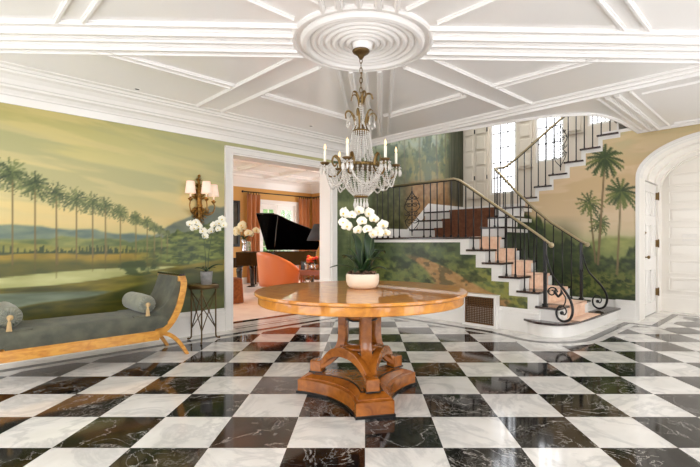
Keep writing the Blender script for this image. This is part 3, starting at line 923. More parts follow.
for uu in (4.31, 4.40):
    bar(b, (uu, 3.95), (uu, 2.76), .04, .028); bar(b, (uu, 2.36), (uu, 1.25 + (4.4 - uu)), .04, .028)
for uu in (.70, .85):
    bar(b, (uu, 4.75 - uu), (uu, 2.76), .04, .028); bar(b, (uu, 2.40), (uu, .9), .04, .028)
for vv in (.87, 1.01):
    bar(b, (4.92 - vv, vv), (2.86, vv), .04, .028); bar(b, (2.4, vv), (.8, vv), .04, .028)
# moulding in front of the stair opening, and ribs of the bay before the arch
for uu, w, t in ((5.22, .05, .02), (5.30, .06, .04), (5.38, .07, .06), (5.46, .05, .03)):
    bar(b, (uu, 5.30 if uu < 5.42 else 4.84), (uu, LO), w, t)
for vv, w, t in ((1.72, .03, .02), (1.62, .06, .04), (1.52, .06, .04), (1.38, .03, .02)):
    bar(b, (5.6, vv), (7.66, vv), w, t)
for i in range(len(opening) - 1):
    p, q = opening[i], opening[i + 1]
    if q[0] < 7.7: bar(b, (p[0] - .03, p[1] - .03), (q[0] - .03, q[1] - .03), .05, .03)
bar(b, (7.66, 1.8), (7.66, LO), .07, .035)
bar(b, (5.75, 1.3), (5.75, LO), .03, .02); bar(b, (7.5, 1.3), (7.5, LO), .03, .02)
struct('trim_2', b, 'ceiling_paint')
def crown(name, pts, axis, d0, d1, wall, sgn):
    b = MB()
    poly = [(wall + sgn * p, h) for p, h in pts] + [(wall, HC + .004)]
    b.prism(poly, d0, d1, axis)
    return struct(name, b, 'trim_paint')
CP = [(0, 2.585), (.016, 2.585), (.02, 2.60), (.03, 2.66), (.05, 2.665), (.055, 2.68), (.08, 2.71), (.115, 2.725), (.118, 2.745), (.14, 2.75), (.155, 2.79), (.19, 2.825), (.225, 2.84), (.228, 2.86), (.25, 2.862), (.262, 2.885), (.31, 2.89), (.31, 2.902)]
crown('trim_3', CP, 'x', 0, 1, 0, 1) if False else None
b = MB()
b.M = None
poly = [(VA - p, h) for p, h in CP] + [(VA, 2.902)]
b.prism([(v, h) for v, h in poly], LO, 5.47, 'x')
struct('trim_3', b, 'trim_paint')
b = MB(); b.prism([(LO + p, h) for p, h in CP] + [(LO, 2.902)], LO, UQ, 'x'); struct('trim_4', b, 'trim_paint')
b = MB(); b.prism([(LO + p, h) for p, h in CP] + [(LO, 2.902)], LO, VA, 'y'); struct('trim_5', b, 'trim_paint')
# door casing and deep jamb
b = MB()
cw = .115
for (a0, a1) in ((DU0 - cw, DU0), (DU1, DU1 + cw)):
    b.box(a0, a1, VA - .025, VA + .0, 0, DH); b.box(a0, a0 + .025, VA - .04, VA - .024, 0, DH) ; b.box(a1 - .018, a1, VA - .034, VA - .024, 0, DH)
ct = .085
b.box(DU0 - cw, DU1 + cw, VA - .026, VA, DH, DH + ct); b.box(DU0 - cw, DU1 + cw, VA - .042, VA - .024, DH + ct - .025, DH + ct)
b.box(DU0 - .0, DU0 + .02, VA, 5.88, 0, DH); b.box(DU1 - .02, DU1, VA, 5.88, 0, DH); b.box(DU0 + .02, DU1 - .02, VA, 5.88, DH - .02, DH)
struct('trim_6', b, 'trim_paint')
# baseboards
def base(name, axis, wall, sgn, a0, a1, h=.31):
    b = MB()
    for (d, z0, z1) in ((.03, 0, h * .72), (.024, h * .72, h * .82), (.034, h * .82, h * .87), (.02, h * .87, h * .96), (.012, h * .96, h)):
        x0, x1 = sorted((wall, wall + sgn * d))
        if axis == 'v': b.box(a0, a1, x0, x1, z0, z1)
        else: b.box(x0, x1, a0, a1, z0, z1)
    return struct(name, b, 'trim_paint')
base('baseboard_left', 'v', VA, -1, LO, DU0 - cw)
base('baseboard_corner', 'v', VA, -1, DU1 + cw, UP)
base('baseboard_stair', 'u', UP, -1, 2.45, VA)
base('baseboard_back', 'u', UQ, -1, AC + AA + .045, 2.10)
base('baseboard_right', 'u', UQ, -1, LO, AC - AA - .045)
base('baseboard_landing', 'v', VA, -1, UP, 6.85, .0001 + .2) if False else None
# skirting that climbs beside the landing steps
b = MB()
sk = [(UP, 1.29), (UP, 1.47), (6.80, 1.47), (7.50, 2.03), (UW, 2.03), (UW, 1.80), (7.40, 1.80), (6.86, 1.29)]
b.prism(sk, VA - .02, VA, 'y')
struct('trim_7', b, 'trim_paint')
b = MB(); b.box(UW - .02, UW, 3.4, VA - .02, 1.84, 2.03); struct('trim_8', b, 'trim_paint')
# ------------------------------------------------------------------ staircase
UC, VC = 6.6, 2.6
T = Matrix.Translation((-UC, -VC, 0))
st = thing('staircase', 'white staircase with dark treads turning twice up to the tall windows', 'staircase', W(UC, VC, 0), ROT)
def SM(): return MB(T)
line = [(5.72, 2.66), (5.62, 2.52), (5.58, 2.38), (5.60, 2.25), (5.70, 2.15), (5.88, 2.10), (6.2, 2.075), (6.8, 2.06), (7.69, 2.06)]
line = [(p.x, p.y) for p in catmull([(a, c_, 0) for a, c_ in line], 5)]
m = SM(); m.prism(line + [(7.69, 2.5), (5.72, 2.68)], 0, RI - .03, 'z'); m.build('riser', 'trim_paint', st)
def off(l, d):
    o = []
    for i, (x, y) in enumerate(l):
        a = Vector(l[max(i - 1, 0)]); b = Vector(l[min(i + 1, len(l) - 1)]); t = (b - a).normalized()
        o.append((x + t.y * d, y - t.x * d))
    return o
lo_ = off(line, .035)
lo_ = lo_ if lo_[20][1] < line[20][1] else off(line, -.035)
m = SM(); m.prism(lo_ + [(7.69, 2.26), (5.76, 2.26), (5.76, 2.68), (5.70, 2.68)], RI - .03, RI, 'z'); m.build('tread', 'tread_wood', st, bevel=.006)
UI = 6.83
prof = []
for n in range(2, 8):
    prof += [(nose1(n) + .01, RI * (n - 1) if n > 2 else 0), (nose1(n) + .01, RI * n - .032)]
prof += [(5.60, RI * 7 - .032), (5.60, 0)]
m = SM(); m.prism(prof, UI - .06, UI - .02, 'x'); m.build('inner_stringer', 'trim_paint', st)
for n in range(2, 8):
    v = nose1(n); v2 = nose1(n + 1) if n < 7 else 3.6
    m = SM(); m.box(UP + .0, UI - .02, v + .012, v + .04, RI * (n - 1), RI * n - .03); m.build('riser', 'trim_paint', st)
    if n < 7:
        m = SM(); m.box(UP - .035, UI + .015, v - .015, v2 + .04, RI * n - .03, RI * n); m.build('tread', 'tread_wood', st, bevel=.006)
m = SM(); m.box(UP - .035, 6.87, nose1(7) - .015, VA - .02, RI * 7 - .03, RI * 7); m.build('landing', 'tread_wood', st, bevel=.006)
for i, n in enumerate((8, 9, 10)):
    u = NV[i]
    m = SM(); m.box(u + .012, u + .04, 3.53 if n == 8 else 3.46, VA - .021, RI * (n - 1), RI * n - .03); m.box(u + .012, 7.70, 3.53 if n == 8 else 3.46, 3.58 if n == 8 else 3.50, RI * n - .09, RI * n - .03); m.build('riser', 'trim_paint', st)
    m = SM()
    if n < 10: m.box(u - .015, NV[i + 1] + .04, 3.50 if n == 8 else 3.44, VA - .021, RI * n - .03, RI * n); m.build('tread', 'tread_wood', st, bevel=.006)
    else:
        m.prism([(u - .015, 3.44), (7.72, 3.44), (7.72, 3.64), (UW - .02, 3.64), (UW - .02, VA - .021), (u - .015, VA - .021)], RI * 10 - .03, RI * 10, 'z'); m.build('landing', 'tread_wood', st, bevel=.006)
for n in range(11, 18):
    v = nose3(n)
    m = SM(); m.box(UQ + .005, UW - .005, v - .04, v - .012, RI * (n - 1), RI * n - .03); m.build('riser', 'trim_paint', st)
    m = SM(); m.box(UQ - .035, UW - .005, v - .30, v + .015, RI * n - .03, RI * n); m.build('tread', 'tread_wood', st, bevel=.006)
# runner carpet
def runner_prof(pts, t=.010):
    return pts
m = SM()
ru0, ru1 = 6.02, 6.64
z = 0
m.box(ru0 - .06, ru1 + .12, 2.04, 2.26, RI, RI + .010)
for n in range(2, 8):
    v = nose1(n)
    m.box(ru0, ru1, v, v + .013, RI * (n - 1) + .0, RI * n - .028); m.box(ru0, ru1, v - .027, v - .014, RI * n - .036, RI * n + .010)
    v2 = nose1(n + 1) if n < 7 else 3.60
    m.box(ru0, ru1, v - .027, v2 + .012, RI * n - .001, RI * n + .010)
m.build('stair_runner', 'runner', st)
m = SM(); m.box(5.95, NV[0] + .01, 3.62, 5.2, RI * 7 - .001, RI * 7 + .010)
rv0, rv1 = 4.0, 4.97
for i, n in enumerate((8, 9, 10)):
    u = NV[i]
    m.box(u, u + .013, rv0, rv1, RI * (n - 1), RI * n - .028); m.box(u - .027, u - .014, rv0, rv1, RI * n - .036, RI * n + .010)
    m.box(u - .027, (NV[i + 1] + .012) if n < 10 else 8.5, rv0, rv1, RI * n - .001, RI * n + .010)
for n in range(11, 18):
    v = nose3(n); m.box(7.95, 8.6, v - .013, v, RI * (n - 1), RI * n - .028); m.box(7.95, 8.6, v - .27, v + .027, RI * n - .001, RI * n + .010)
m.build('landing_runner', 'runner_shaded', st)

def floor_h(u, v):
    if u > UQ:
        for n in range(17, 10, -1):
            if v < nose3(n): return RI * n
        return RI * 10
    for i in (2, 1, 0):
        if u > NV[i] and v > 3.3: return RI * (8 + i)
    h = RI
    for n in range(2, 8):
        if v > nose1(n): h = RI * n
    return h

def spiral(cx, cy, r, a0, turns, n=22, r1=.25):
    return [(cx + r * (1 - (1 - r1) * i / n) * math.cos(a0 + turns * 2 * PI * i / n), cy + r * (1 - (1 - r1) * i / n) * math.sin(a0 + turns * 2 * PI * i / n)) for i in range(n + 1)]
def scroll_panel(mb, f, c, z0, z1, w=.075):
    """wrought iron ornament between two balusters; f(a, h) gives a point"""
    H = z1 - z0
    for sg in (-1, 1):
        for (zc, rr, up) in ((z0 + H * .30, w * .6, 1), (z0 + H * .46, w * .62, -1), (z0 + H * .62, w * .5, 1), (z0 + H * .76, w * .45, -1)):
            p = spiral(c + sg * w * .42, zc, rr, 0 if sg > 0 else PI, 1.4 * up * sg, 18)
            mb.tube([f(a, h) for a, h in p], .0065, 5)
        p = [(c, z0 + H * .1), (c + sg * w * .9, z0 + H * .28), (c + sg * w * .35, z0 + H * .45), (c + sg * w * 1.05, z0 + H * .6), (c, z0 + H * .88)]
        mb.tube([f(q.x, q.y) for q in catmull([(a, h, 0) for a, h in p], 6)], .007, 5)
    mb.tube([f(c, z0 + H * .02), f(c, z0 + H * .98)], .008, 6)
    for k in (.1, .37, .54, .7, .88): mb.ball(f(c, z0 + H * k), .015, 8, 6)

def balustrade(name, label, segs, railpath, ornaments, newel, scroll, kn):
    t = thing(name, label, 'balustrade', W(UC, VC, 0), ROT)
    m = SM(); m.tube(railpath, .021, 10, flat=(1.0, .8)); m.ball(kn, .036, 12, 8); m.build('handrail', 'rail_brass', t)
    m = SM(); m.tube([(p[0], p[1], p[2] - .022) for p in railpath], .010, 6); m.build('rail_bar', 'iron', t)
    for (u, v, z0, z1) in segs:
        m = SM(); m.tube([(u, v, z0), (u, v, z1 - .02)], .0095, 6)
        m.lathe([(.020, 0), (.020, .012), (.014, .03), (.0096, .04)], 8, u, v, z0)
        m.build('baluster', 'iron', t)
    for (f, c, z0, z1) in ornaments:
        m = SM(); scroll_panel(m, f, c, z0, z1); m.build('scroll_ornament', 'iron', t)
    u, v, z0, z1 = newel
    m = SM(); m.box(u - .02, u + .02, v - .02, v + .02, z0, z1 - .02); m.box(u - .03, u + .03, v - .03, v + .03, z0, z0 + .03); m.ball((u, v, z1 * .5 + z0 * .5), .03, 10, 6)
    m.build('newel_post', 'iron', t, bevel=.004)
    m = SM(); pts = catmull(scroll, 7)
    rs = [.009 + .008 * math.sin(PI * min(1, i / len(pts) * 1.3)) for i in range(len(pts))]
    m.tube(pts, rs, 8); m.ball(pts[-1], .026, 10, 6)
    m.build('scroll_foot', 'iron', t)
    return t
# front balustrade
ub = 5.765
def r1(v): return min(1.24 + .70 * (v - 2.41), 2.19)
path = [(ub, 2.33, 1.175), (ub, 2.45, r1(2.45)), (ub, 3.0, r1(3.0)), (ub, 3.62, r1(3.62)), (ub, 3.72, 2.155), (ub, 3.82, 2.19), (ub, 5.585, 2.19)]
seg = []
v = 2.56
while v < 5.55:
    if not (4.48 < v < 4.82): seg.append((ub, v, floor_h(ub, v), r1(v)))
    v += .1315
orn = [(lambda a, h: (ub, 4.65 + (a - 4.65) * 2.1, h), 4.65, 1.30, 2.16)]
V0 = 2.41
def scr(u, v, z0, du=0., dv=0.):
    p = [(u, v, z0 + .85), (u, v - .03, z0 + .72), (u, v - .07, z0 + .60), (u, v - .14, z0 + .50), (u, v - .22, z0 + .40), (u, v - .285, z0 + .28), (u, v - .30, z0 + .16), (u, v - .265, z0 + .06), (u, v - .19, z0 + .025),
            (u, v - .12, z0 + .06), (u, v - .10, z0 + .14), (u, v - .135, z0 + .21), (u, v - .195, z0 + .21), (u, v - .225, z0 + .155), (u, v - .20, z0 + .11), (u, v - .17, z0 + .13)]
    return [(a + du * min(1, max(0, (i - 1) / 5)), c_ + dv * min(1, max(0, (i - 1) / 5)), h) for i, (a, c_, h) in enumerate(p)]
b1 = balustrade('stair_balustrade', 'front iron balustrade with brass handrail, running level along the landing above the painted wall', seg, path, orn, (ub, V0, RI * 2, r1(V0)), scr(ub, V0 - .02, RI, -.09, -.06), (ub, 2.33, 1.17))
m = SM(); m.tube([(ub, a, h) for a, h in spiral(V0 - .09, .62 - .06, .07, PI, -1.3, 18)], .009, 6)
m.tube([(ub, q.x, q.y) for q in catmull([(V0 - .2, .58, 0), (V0 - .26, .50, 0), (V0 - .24, .40, 0), (V0 - .16, .36, 0)], 5)], .008, 6)
for sg in (-1, 1): m.tube([(ub, V0 - .17, .50), (ub + sg * .01, V0 - .17 + sg * .05, .56), (ub, V0 - .17 + sg * .03, .62)], [.012, .02, .002], 6)
m.build('iron_leaf', 'iron', b1)
# inner balustrade
ui = 6.77; ux = 7.79
pth = [(ui, 2.22, 1.18), (ui, 2.34, 1.25), (ui, 2.74, 1.52), (ui, 3.0, 1.74), (ui, 3.27, 2.006), (ui, 3.45, 2.20), (ui + .02, 3.62, 2.38), (ui + .07, 3.72, 2.46), (7.0, 3.80, 2.50), (7.3, 3.92, 2.56), (7.6, 4.02, 2.61), (7.74, 4.03, 2.63), (ux, 3.97, 2.67), (ux, 3.85, 2.74), (ux, 3.3, 3.13), (ux, 2.6, 3.62), (ux, 2.0, 4.05)]
def rail2(v):
    xs = [2.22, 2.34, 2.74, 3.0, 3.27, 3.45, 3.62, 3.72]; ys = [1.18, 1.25, 1.52, 1.74, 2.006, 2.2, 2.38, 2.46]
    return float(np.interp(v, xs, ys))
seg = []; v = 2.44
while v < 3.7:
    seg.append((ui, v, floor_h(ui, v), rail2(v))); v += .1315
for uu, vv, hh in ((6.95, 3.78, 2.49), (7.15, 3.86, 2.53), (7.35, 3.94, 2.57), (7.55, 4.00, 2.60), (7.74, 4.03, 2.63)): seg.append((uu, vv, floor_h(uu, vv), hh))
v = 3.90
def rail3(v): return 2.74 + (3.85 - v) * .707
k = 0
while v > 2.08:
    if not (abs(v - 2.99) < .11): seg.append((ux, v, floor_h(ux, v), rail3(v)))
    v -= .13
orn = [(lambda a, h: (ux, 2.99 + (a - 2.99) * 1.4, h + (3.0 - a) * .5), 2.99, RI * 13 + .04, rail3(2.99) - .02)]
b2 = balustrade('stair_balustrade', 'inner iron balustrade climbing before the painted palms to the upper flight', seg, pth, orn, (ui, 2.30, RI * 2, rail2(2.30)), scr(ui, 2.28, RI, .42, .10), (ui, 2.22, 1.175))

# grille in the wall under the stair
gr = thing('wall_grille', 'bronze lattice vent grille in a white frame below the stair mural', 'vent', W(5.66, 3.30, 0), ROT)
m = MB(); u0, u1 = -.055, .05
m.box(u0, u1, -.27, -.235, .0, .46); m.box(u0, u1, .235, .27, 0, .46); m.box(u0, u1, -.235, .235, .425, .46); m.box(u0, u1, -.235, .235, 0, .035)
m.box(u0 - .008, u1, -.28, .28, .45, .465)
m.build('frame', 'trim_paint', gr)
m = MB(); m.box(.03, .045, -.235, .235, .035, .425); m.build('backing', 'recess_black', gr)
m = MB(); N = 11
m.box(-.04, -.025, -.235, -.215, .035, .425); m.box(-.04, -.025, .215, .235, .035, .425); m.box(-.04, -.025, -.215, .215, .035, .055); m.box(-.04, -.025, -.215, .215, .405, .425)
for i in range(1, 16): y = -.215 + .43 * i / 16; m.box(-.036, -.028, y - .0045, y + .0045, .055, .405)
for i in range(1, 14): z = .055 + .35 * i / 14; m.box(-.038, -.030, -.215, .215, z - .0045, z + .0045)
m.build('lattice', 'bronze_mesh', gr)
# ------------------------------------------------------------------ centre table
CT = (-.03, 3.48)
tb = thing('pedestal_table', 'large round honey-coloured burl wood table on a three-footed concave plinth', 'table', (CT[0], CT[1], 0))
m = MB(); m.lathe([(.0001, .80), (.80, .80), (.815, .805), (.823, .812), (.823, .826), (.818, .83), (.0001, .83)], 160, smooth=False); m.build('table_top', 'table_wood', tb)
m = MB(); m.lathe([(.66, .80), (.66, .742), (.792, .742), (.796, .746), (.796, .80)], 160, smooth=False); m.build('apron', 'table_wood', tb)
A0 = math.atan2(-.978, .208)
angs = [A0 + 2 * PI * k / 3 for k in range(3)]
def tri_plinth(R, w, depth, grow=0.0, n=14):
    """triangle with truncated corners and concave sides"""
    pts = []
    for k in range(3):
        a = angs[k]; d = Vector((math.cos(a), math.sin(a))); p = Vector((-d.y, d.x))
        c0 = d * (R + grow) - p * (w / 2 + grow * .5); c1 = d * (R + grow) + p * (w / 2 + grow * .5)
        a2 = angs[(k + 1) % 3]; d2 = Vector((math.cos(a2), math.sin(a2))); p2 = Vector((-d2.y, d2.x))
        e0 = d2 * (R + grow) - p2 * (w / 2 + grow * .5)
        pts.append(tuple(c0)); s1 = c1 - d * 0.0; pts.append(tuple(s1))
        k1 = c1 - d * .07; k2 = e0 - d2 * .07
        mid = (k1 + k2) / 2; mo = -mid.normalized() * depth
        for i in range(n + 1):
            t = i / n; q = k1.lerp(k2, t) + mo * (1 - (2 * t - 1) ** 2)
            pts.append(tuple(q))
    return pts
m = MB(); m.prism(tri_plinth(.49, .27, .07, .012), 0, .02, 'z'); m.build('plinth_foot', 'black_trim', tb)
m = MB(); m.prism(tri_plinth(.49, .27, .07), .02, .108, 'z')
o1 = tri_plinth(.49, .27, .07); o2 = tri_plinth(.49, .27, .07, -.03); o3 = tri_plinth(.49, .27, .07, -.10)
def loft(m, A, za, B, zb, smooth=False):
    n = len(A); m.add([(x, y, za) for x, y in A] + [(x, y, zb) for x, y in B], [(i, (i + 1) % n, n + (i + 1) % n, n + i) for i in range(n)], smooth)
loft(m, o1, .108, o2, .116); loft(m, o2, .116, o2, .122); loft(m, o2, .122, o3, .146)
m.build('plinth', 'table_base_wood', tb)
m = MB(); loft(m, o3, .146, tri_plinth(.49, .27, .07, -.112), .148); m.prism(tri_plinth(.49, .27, .07, -.105), .125, .149, 'z'); m.build('ebony_line', 'black_trim', tb)
m = MB(); m.prism(tri_plinth(.49, .27, .07, -.122), .13, .152, 'z'); m.build('plinth_top', 'table_base_wood', tb)
def legprof(n=10):
    # centre line radius against height
    pts = [(.150, .735), (.150, .60), (.150, .48), (.155, .42), (.172, .37), (.205, .315), (.255, .262), (.31, .225), (.365, .205)]
    return [(p.x, p.y) for p in catmull([(a, h, 0) for a, h in pts], 4)]
for k in range(3):
    a = angs[k]; M = Matrix.Rotation(a, 4, 'Z')
    m = MB(M)
    P = legprof(); up = []; dn = []
    for i, (r, h) in enumerate(P):
        q0 = Vector(P[max(i - 1, 0)]); q1 = Vector(P[min(i + 1, len(P) - 1)]); t = (q1 - q0).normalized(); nn = Vector((-t.y, t.x))
        up.append((r + nn.x * .032, h + nn.y * .032)); dn.append((r - nn.x * .032, h - nn.y * .032))
    m.prism(up + dn[::-1], -.043, .043, 'y', True)
    m.build('leg', 'table_base_wood', tb, bevel=.004)
    m = MB(M); m.cbox(.325, .425, -.047, .047, .158, .245, .006); m.build('foot_block', 'table_base_wood', tb)
    m = MB(M); m.box(.320, .430, -.052, .052, .149, .160); m.build('foot_line', 'black_trim', tb)
    # arched stretcher from this foot to the next
    a2 = angs[(k + 1) % 3]
    p0 = Vector((math.cos(a), math.sin(a), 0)) * .33; p1 = Vector((math.cos(a2), math.sin(a2), 0)) * .33
    d = (p1 - p0); L = d.length; M2 = Matrix.Translation(p0) @ Matrix.Rotation(math.atan2(d.y, d.x), 4, 'Z')
    up = []; dn = []
    for i in range(21):
        t = i / 20; x = L * t; s = (1 - abs(2 * t - 1) ** 2.4)
        up.append((x, .235 + .155 * s)); dn.append((x, .175 + .145 * s))
    m = MB(M2); m.prism(up + dn[::-1], -.028, .028, 'y', True); m.build('arched_stretcher', 'table_base_wood', tb, bevel=.003)
m = MB(); m.lathe([(.12, .60), (.125, .605), (.125, .742)], 6); m.build('column_block', 'table_base_wood', tb)
m = MB(); m.lathe([(.0001, .590), (.13, .590), (.13, .601), (.0001, .601)], 6); m.build('column_line', 'black_trim', tb)
m = MB(); m.lathe([(.0001, .37), (.165, .37), (.17, .376), (.17, .392), (.0001, .392)], 6); m.build('lower_shelf', 'table_base_wood', tb)
m = MB(); m.lathe([(.0001, .358), (.160, .358), (.160, .372), (.0001, .372)], 6); m.build('shelf_line', 'black_trim', tb)

# ------------------------------------------------------------------ orchids
def flower_mb(m, c, d, s, rot=0, col=0):
    """phalaenopsis blossom facing d"""
    d = Vector(d).normalized(); up = Vector((0, 0, 1)); x = up.cross(d)
    x = x.normalized() if x.length > 1e-3 else Vector((1, 0, 0)); y = d.cross(x)
    x, y = x * math.cos(rot) + y * math.sin(rot), y * math.cos(rot) - x * math.sin(rot)
    c = Vector(c)
    m.cm = 0
    for ang, L, wd, lift in ((90, 1.0, .85, .0), (210, 1.0, .85, .0), (330, 1.0, .85, .0), (10, 1.05, 1.35, .06), (170, 1.05, 1.35, .06)):
        a = math.radians(ang); e = x * math.cos(a) + y * math.sin(a); f = y * math.cos(a) - x * math.sin(a)
        def fn(i, j, e=e, f=f, L=L, wd=wd, lift=lift):
            w = math.sin(PI * min(1, (i * .93 + .07)) ** .75) ** .7 * wd * .5
            return c + e * (s * L * i) + f * (s * w * (2 * j - 1) * 1.1) + d * (s * (lift + .25 * i * (1 - i) - .12 * (2 * j - 1) ** 2 * i - .12 * i * i))
        m.sheet(fn, 5, 4)
    m.cm = 1
    m.ball(c + d * s * .12 - y * s * .1, s * .17, 7, 5)
    m.cm = 0
def leaf_mb(m, p0, p1, p2, w, n=8):
    p0, p1, p2 = Vector(p0), Vector(p1), Vector(p2)
    def fn(i, j):
        p = p0 * (1 - i) ** 2 + p1 * 2 * i * (1 - i) + p2 * i * i
        t = (p1 - p0) * (1 - i) + (p2 - p1) * i
        s = t.cross(Vector((0, 0, 1))); s = s.normalized() if s.length > 1e-4 else Vector((1, 0, 0))
        ww = w * (math.sin(PI * (i * .9 + .08)) ** .6)
        k = 2 * j - 1
        return p + s * ww * k + Vector((0, 0, 1)) * (abs(k) * ww * .35)
    m.sheet(fn, n, 4)

def orchid(name, label, loc, pot, stems, leaves, pc, group=None, fs=.035, petal='petal', rz=0):
    t = thing(name, label, 'orchid', loc, rz, group)
    pot(t)
    for L in leaves:
        m = MB(); leaf_mb(m, *L); m.build('leaf', 'leaf', t, solid=.004)
    for (sp, fl) in stems:
        m = MB(); c = catmull(sp, 8); m.tube(c, .0035, 6); m.build('flower_stem', 'stem', t)
        for (p, d, s, r) in fl:
            m = MB(); flower_mb(m, p, d, s, r); m.build('blossom', [petal, 'lip'], t, solid=.0012)
    return t
# white pot on the table: photo px 346-379, base y 290
def pot1(t):
    m = MB(); m.lathe([(.0001, 0), (.085, 0), (.105, .008), (.122, .03), (.130, .06), (.131, .10), (.128, .118), (.122, .118), (.123, .10), (.10, .07), (.0001, .07)], 40, sx=1.03, sy=.85)
    m.build('pot', 'pot_white', t)
    m = MB()
    rn = random.Random(4)
    m.lathe([(.0001, .12), (.08, .122), (.118, .105), (.118, .09), (.0001, .09)], 20, sx=1.03, sy=.85)
    for i in range(70):
        a = rn.uniform(0, 2 * PI); r = .108 * math.sqrt(rn.random()); m.ball((r * math.cos(a) * 1.03, r * math.sin(a) * .85, .12 + rn.uniform(0, .018)), rn.uniform(.008, .018), 6, 4, (1.3, 1, .7))
    m.build('moss', 'moss', t)
PZ = 3.56; PX = (362.5 - 365) / FPX * PZ
def q(px, py, y): # point on the plant at depth y, relative to the pot
    return ((px - 365) / FPX * y - PX, y - PZ, CAMH - (py - 243) / FPX * y - .83)
rn = random.Random(9)
stems = []
def mkfl(l, s=.046):
    out = []
    for (px, py, y) in l:
        out.append((q(px, py, y), (rn.uniform(-.8, .8), -1, rn.uniform(-.5, .4)), s * rn.uniform(.8, 1.15), rn.uniform(-.3, .3)))
    return out
stems.append(([q(356, 275, 3.54), q(352, 250, 3.52), q(352, 225, 3.5), q(350, 212, 3.48), q(344, 214, 3.45)], mkfl([(343, 222, 3.44), (344, 213, 3.45), (352, 215, 3.44), (347, 226, 3.45), (359, 211, 3.47)])))
stems.append(([q(362, 275, 3.54), q(362, 250, 3.52), q(364, 225, 3.5), q(366, 208, 3.5), q(374, 214, 3.46)], mkfl([(362, 221, 3.45), (369, 213, 3.46), (374, 219, 3.45), (367, 229, 3.45), (358, 230, 3.46)])))
stems.append(([q(366, 275, 3.54), q(370, 250, 3.54), q(374, 228, 3.52), q(379, 223, 3.5), q(385, 226, 3.46)], mkfl([(378, 232, 3.44), (383, 225, 3.45), (386, 233, 3.44), (373, 234, 3.45)])))
lv = [((-.02, .02, .12), (-.10, .02, .28), (-.17, .04, .26), .04), ((.03, 0, .12), (.10, .0, .30), (.17, .0, .22), .045), ((.0, -.02, .12), (.05, -.05, .25), (.10, -.08, .24), .04), ((0, .0, .12), (-.04, -.02, .24), (-.09, -.05, .24), .035), ((-.02, 0, .12), (-.12, -.03, .22), (-.26, -.05, .17), .022), ((.02, 0, .12), (.06, .02, .34), (.16, .03, .30), .04), ((.03, .01, .12), (.07, .03, .40), (.04, .08, .46), .045),
      ((0, .03, .12), (-.08, .08, .30), (-.16, .12, .24), .04), ((.03, -.02, .12), (.12, -.05, .2), (.2, -.06, .15), .035), ((-.02, -.01, .12), (-.05, -.02, .3), (-.12, -.03, .32), .03),
      ((.01, .04, .12), (.03, .12, .34), (.12, .16, .3), .045), ((0, -.03, .12), (-.03, -.12, .18), (-.06, -.2, .14), .03), ((.04, .02, .12), (.14, .06, .36), (.19, .1, .28), .04), ((-.01, .02, .12), (-.02, .05, .42), (-.09, .1, .44), .04)]
orchid('potted_orchid', 'white orchid in an oval cream bowl on the round table', (PX, PZ, .83), pot1, stems, lv, None)

# ------------------------------------------------------------------ plant stand by the left wall
GT = (-1.985, 5.38)
gt = thing('plant_stand', 'slender brass gueridon with crossed rod legs beside the sofa', 'side table', (GT[0], GT[1], 0))
m = MB(); m.lathe([(.0001, .675), (.185, .675), (.19, .68), (.19, .69), (.0001, .69)], 6); m.build('stand_top', 'glass_top', gt)
m = MB(); m.lathe([(.17, .645), (.192, .645), (.195, .65), (.195, .688), (.190, .692), (.186, .69), (.186, .65), (.17, .65)], 6); m.build('brass_rim', 'old_brass', gt)
tri = [math.radians(d) for d in (-75, 45, 165)]
for k in range(3):
    a = tri[k]; a2 = tri[(k + 1) % 3]
    x, y = .165 * math.cos(a), .165 * math.sin(a)
    m = MB(); m.tube(catmull([(x, y, .66), (x, y, .3), (x, y, .08), (x * 1.05, y * 1.05, .03), (x * 1.22, y * 1.22, .012), (x * 1.3, y * 1.3, .02)], 4), .0095, 8); m.ball((x, y, .62), .016); m.ball((x * 1.28, y * 1.28, .014), .014)
    m.build('leg', 'old_brass', gt)
    x2, y2 = .165 * math.cos(a2), .165 * math.sin(a2)
    m = MB(); m.tube([(x, y, .60), (x2, y2, .14)], .0065, 6); m.tube([(x2, y2, .60), (x, y, .14)], .0065, 6); m.ball(((x + x2) / 2, (y + y2) / 2, .37), .013); m.build('cross_rod', 'old_brass', gt)
def pot2(t):
    m = MB(); m.lathe([(.0001, 0), (.055, 0), (.06, .01), (.073, .155), (.070, .16), (.064, .15), (.0001, .14)], 28); m.build('pot', 'pot_grey', t)
    m = MB(); m.lathe([(.0001, .152), (.05, .15), (.064, .142)], 14)
    for i in range(24):
        a = rn.uniform(0, 6.28); r = .055 * math.sqrt(rn.random()); m.ball((r * math.cos(a), r * math.sin(a), .152), .009, 6, 4)
    m.build('moss', 'moss', t)
PZ2 = 5.36; PX2 = (206.5 - 365) / FPX * PZ2
def q2(px, py, y=5.33): return ((px - 365) / FPX * y - PX2, y - PZ2, CAMH - (py - 243) / FPX * y - .69)
def mk2(l):
    return [(q2(a, b_), (rn.uniform(-.4, 1.0), -1, rn.uniform(-.5, .3)), .048 * rn.uniform(.9, 1.1), rn.uniform(-.3, .3)) for a, b_ in l]
stems2 = [([q2(206, 270), q2(205, 250), q2(203, 234), q2(199, 226), q2(191, 225)], mk2([(190, 224), (194, 228), (199, 226), (203, 231), (196, 222), (205, 236)])),
          ([q2(208, 270), q2(209, 252), q2(212, 236), q2(217, 224), q2(223, 219)], mk2([(211, 231), (214, 225), (219, 223), (222, 219), (218, 229), (224, 225)]))]
lv2 = [((0, 0, .15), (-.05, -.02, .22), (-.13, -.03, .2), .022), ((0, 0, .15), (.07, -.02, .25), (.22, -.05, .25), .024), ((0, 0, .15), (.03, .05, .22), (.08, .1, .2), .024), ((0, 0, .15), (-.03, .05, .24), (-.08, .09, .2), .02), ((0, 0, .15), (.02, -.06, .2), (.06, -.12, .17), .02)]
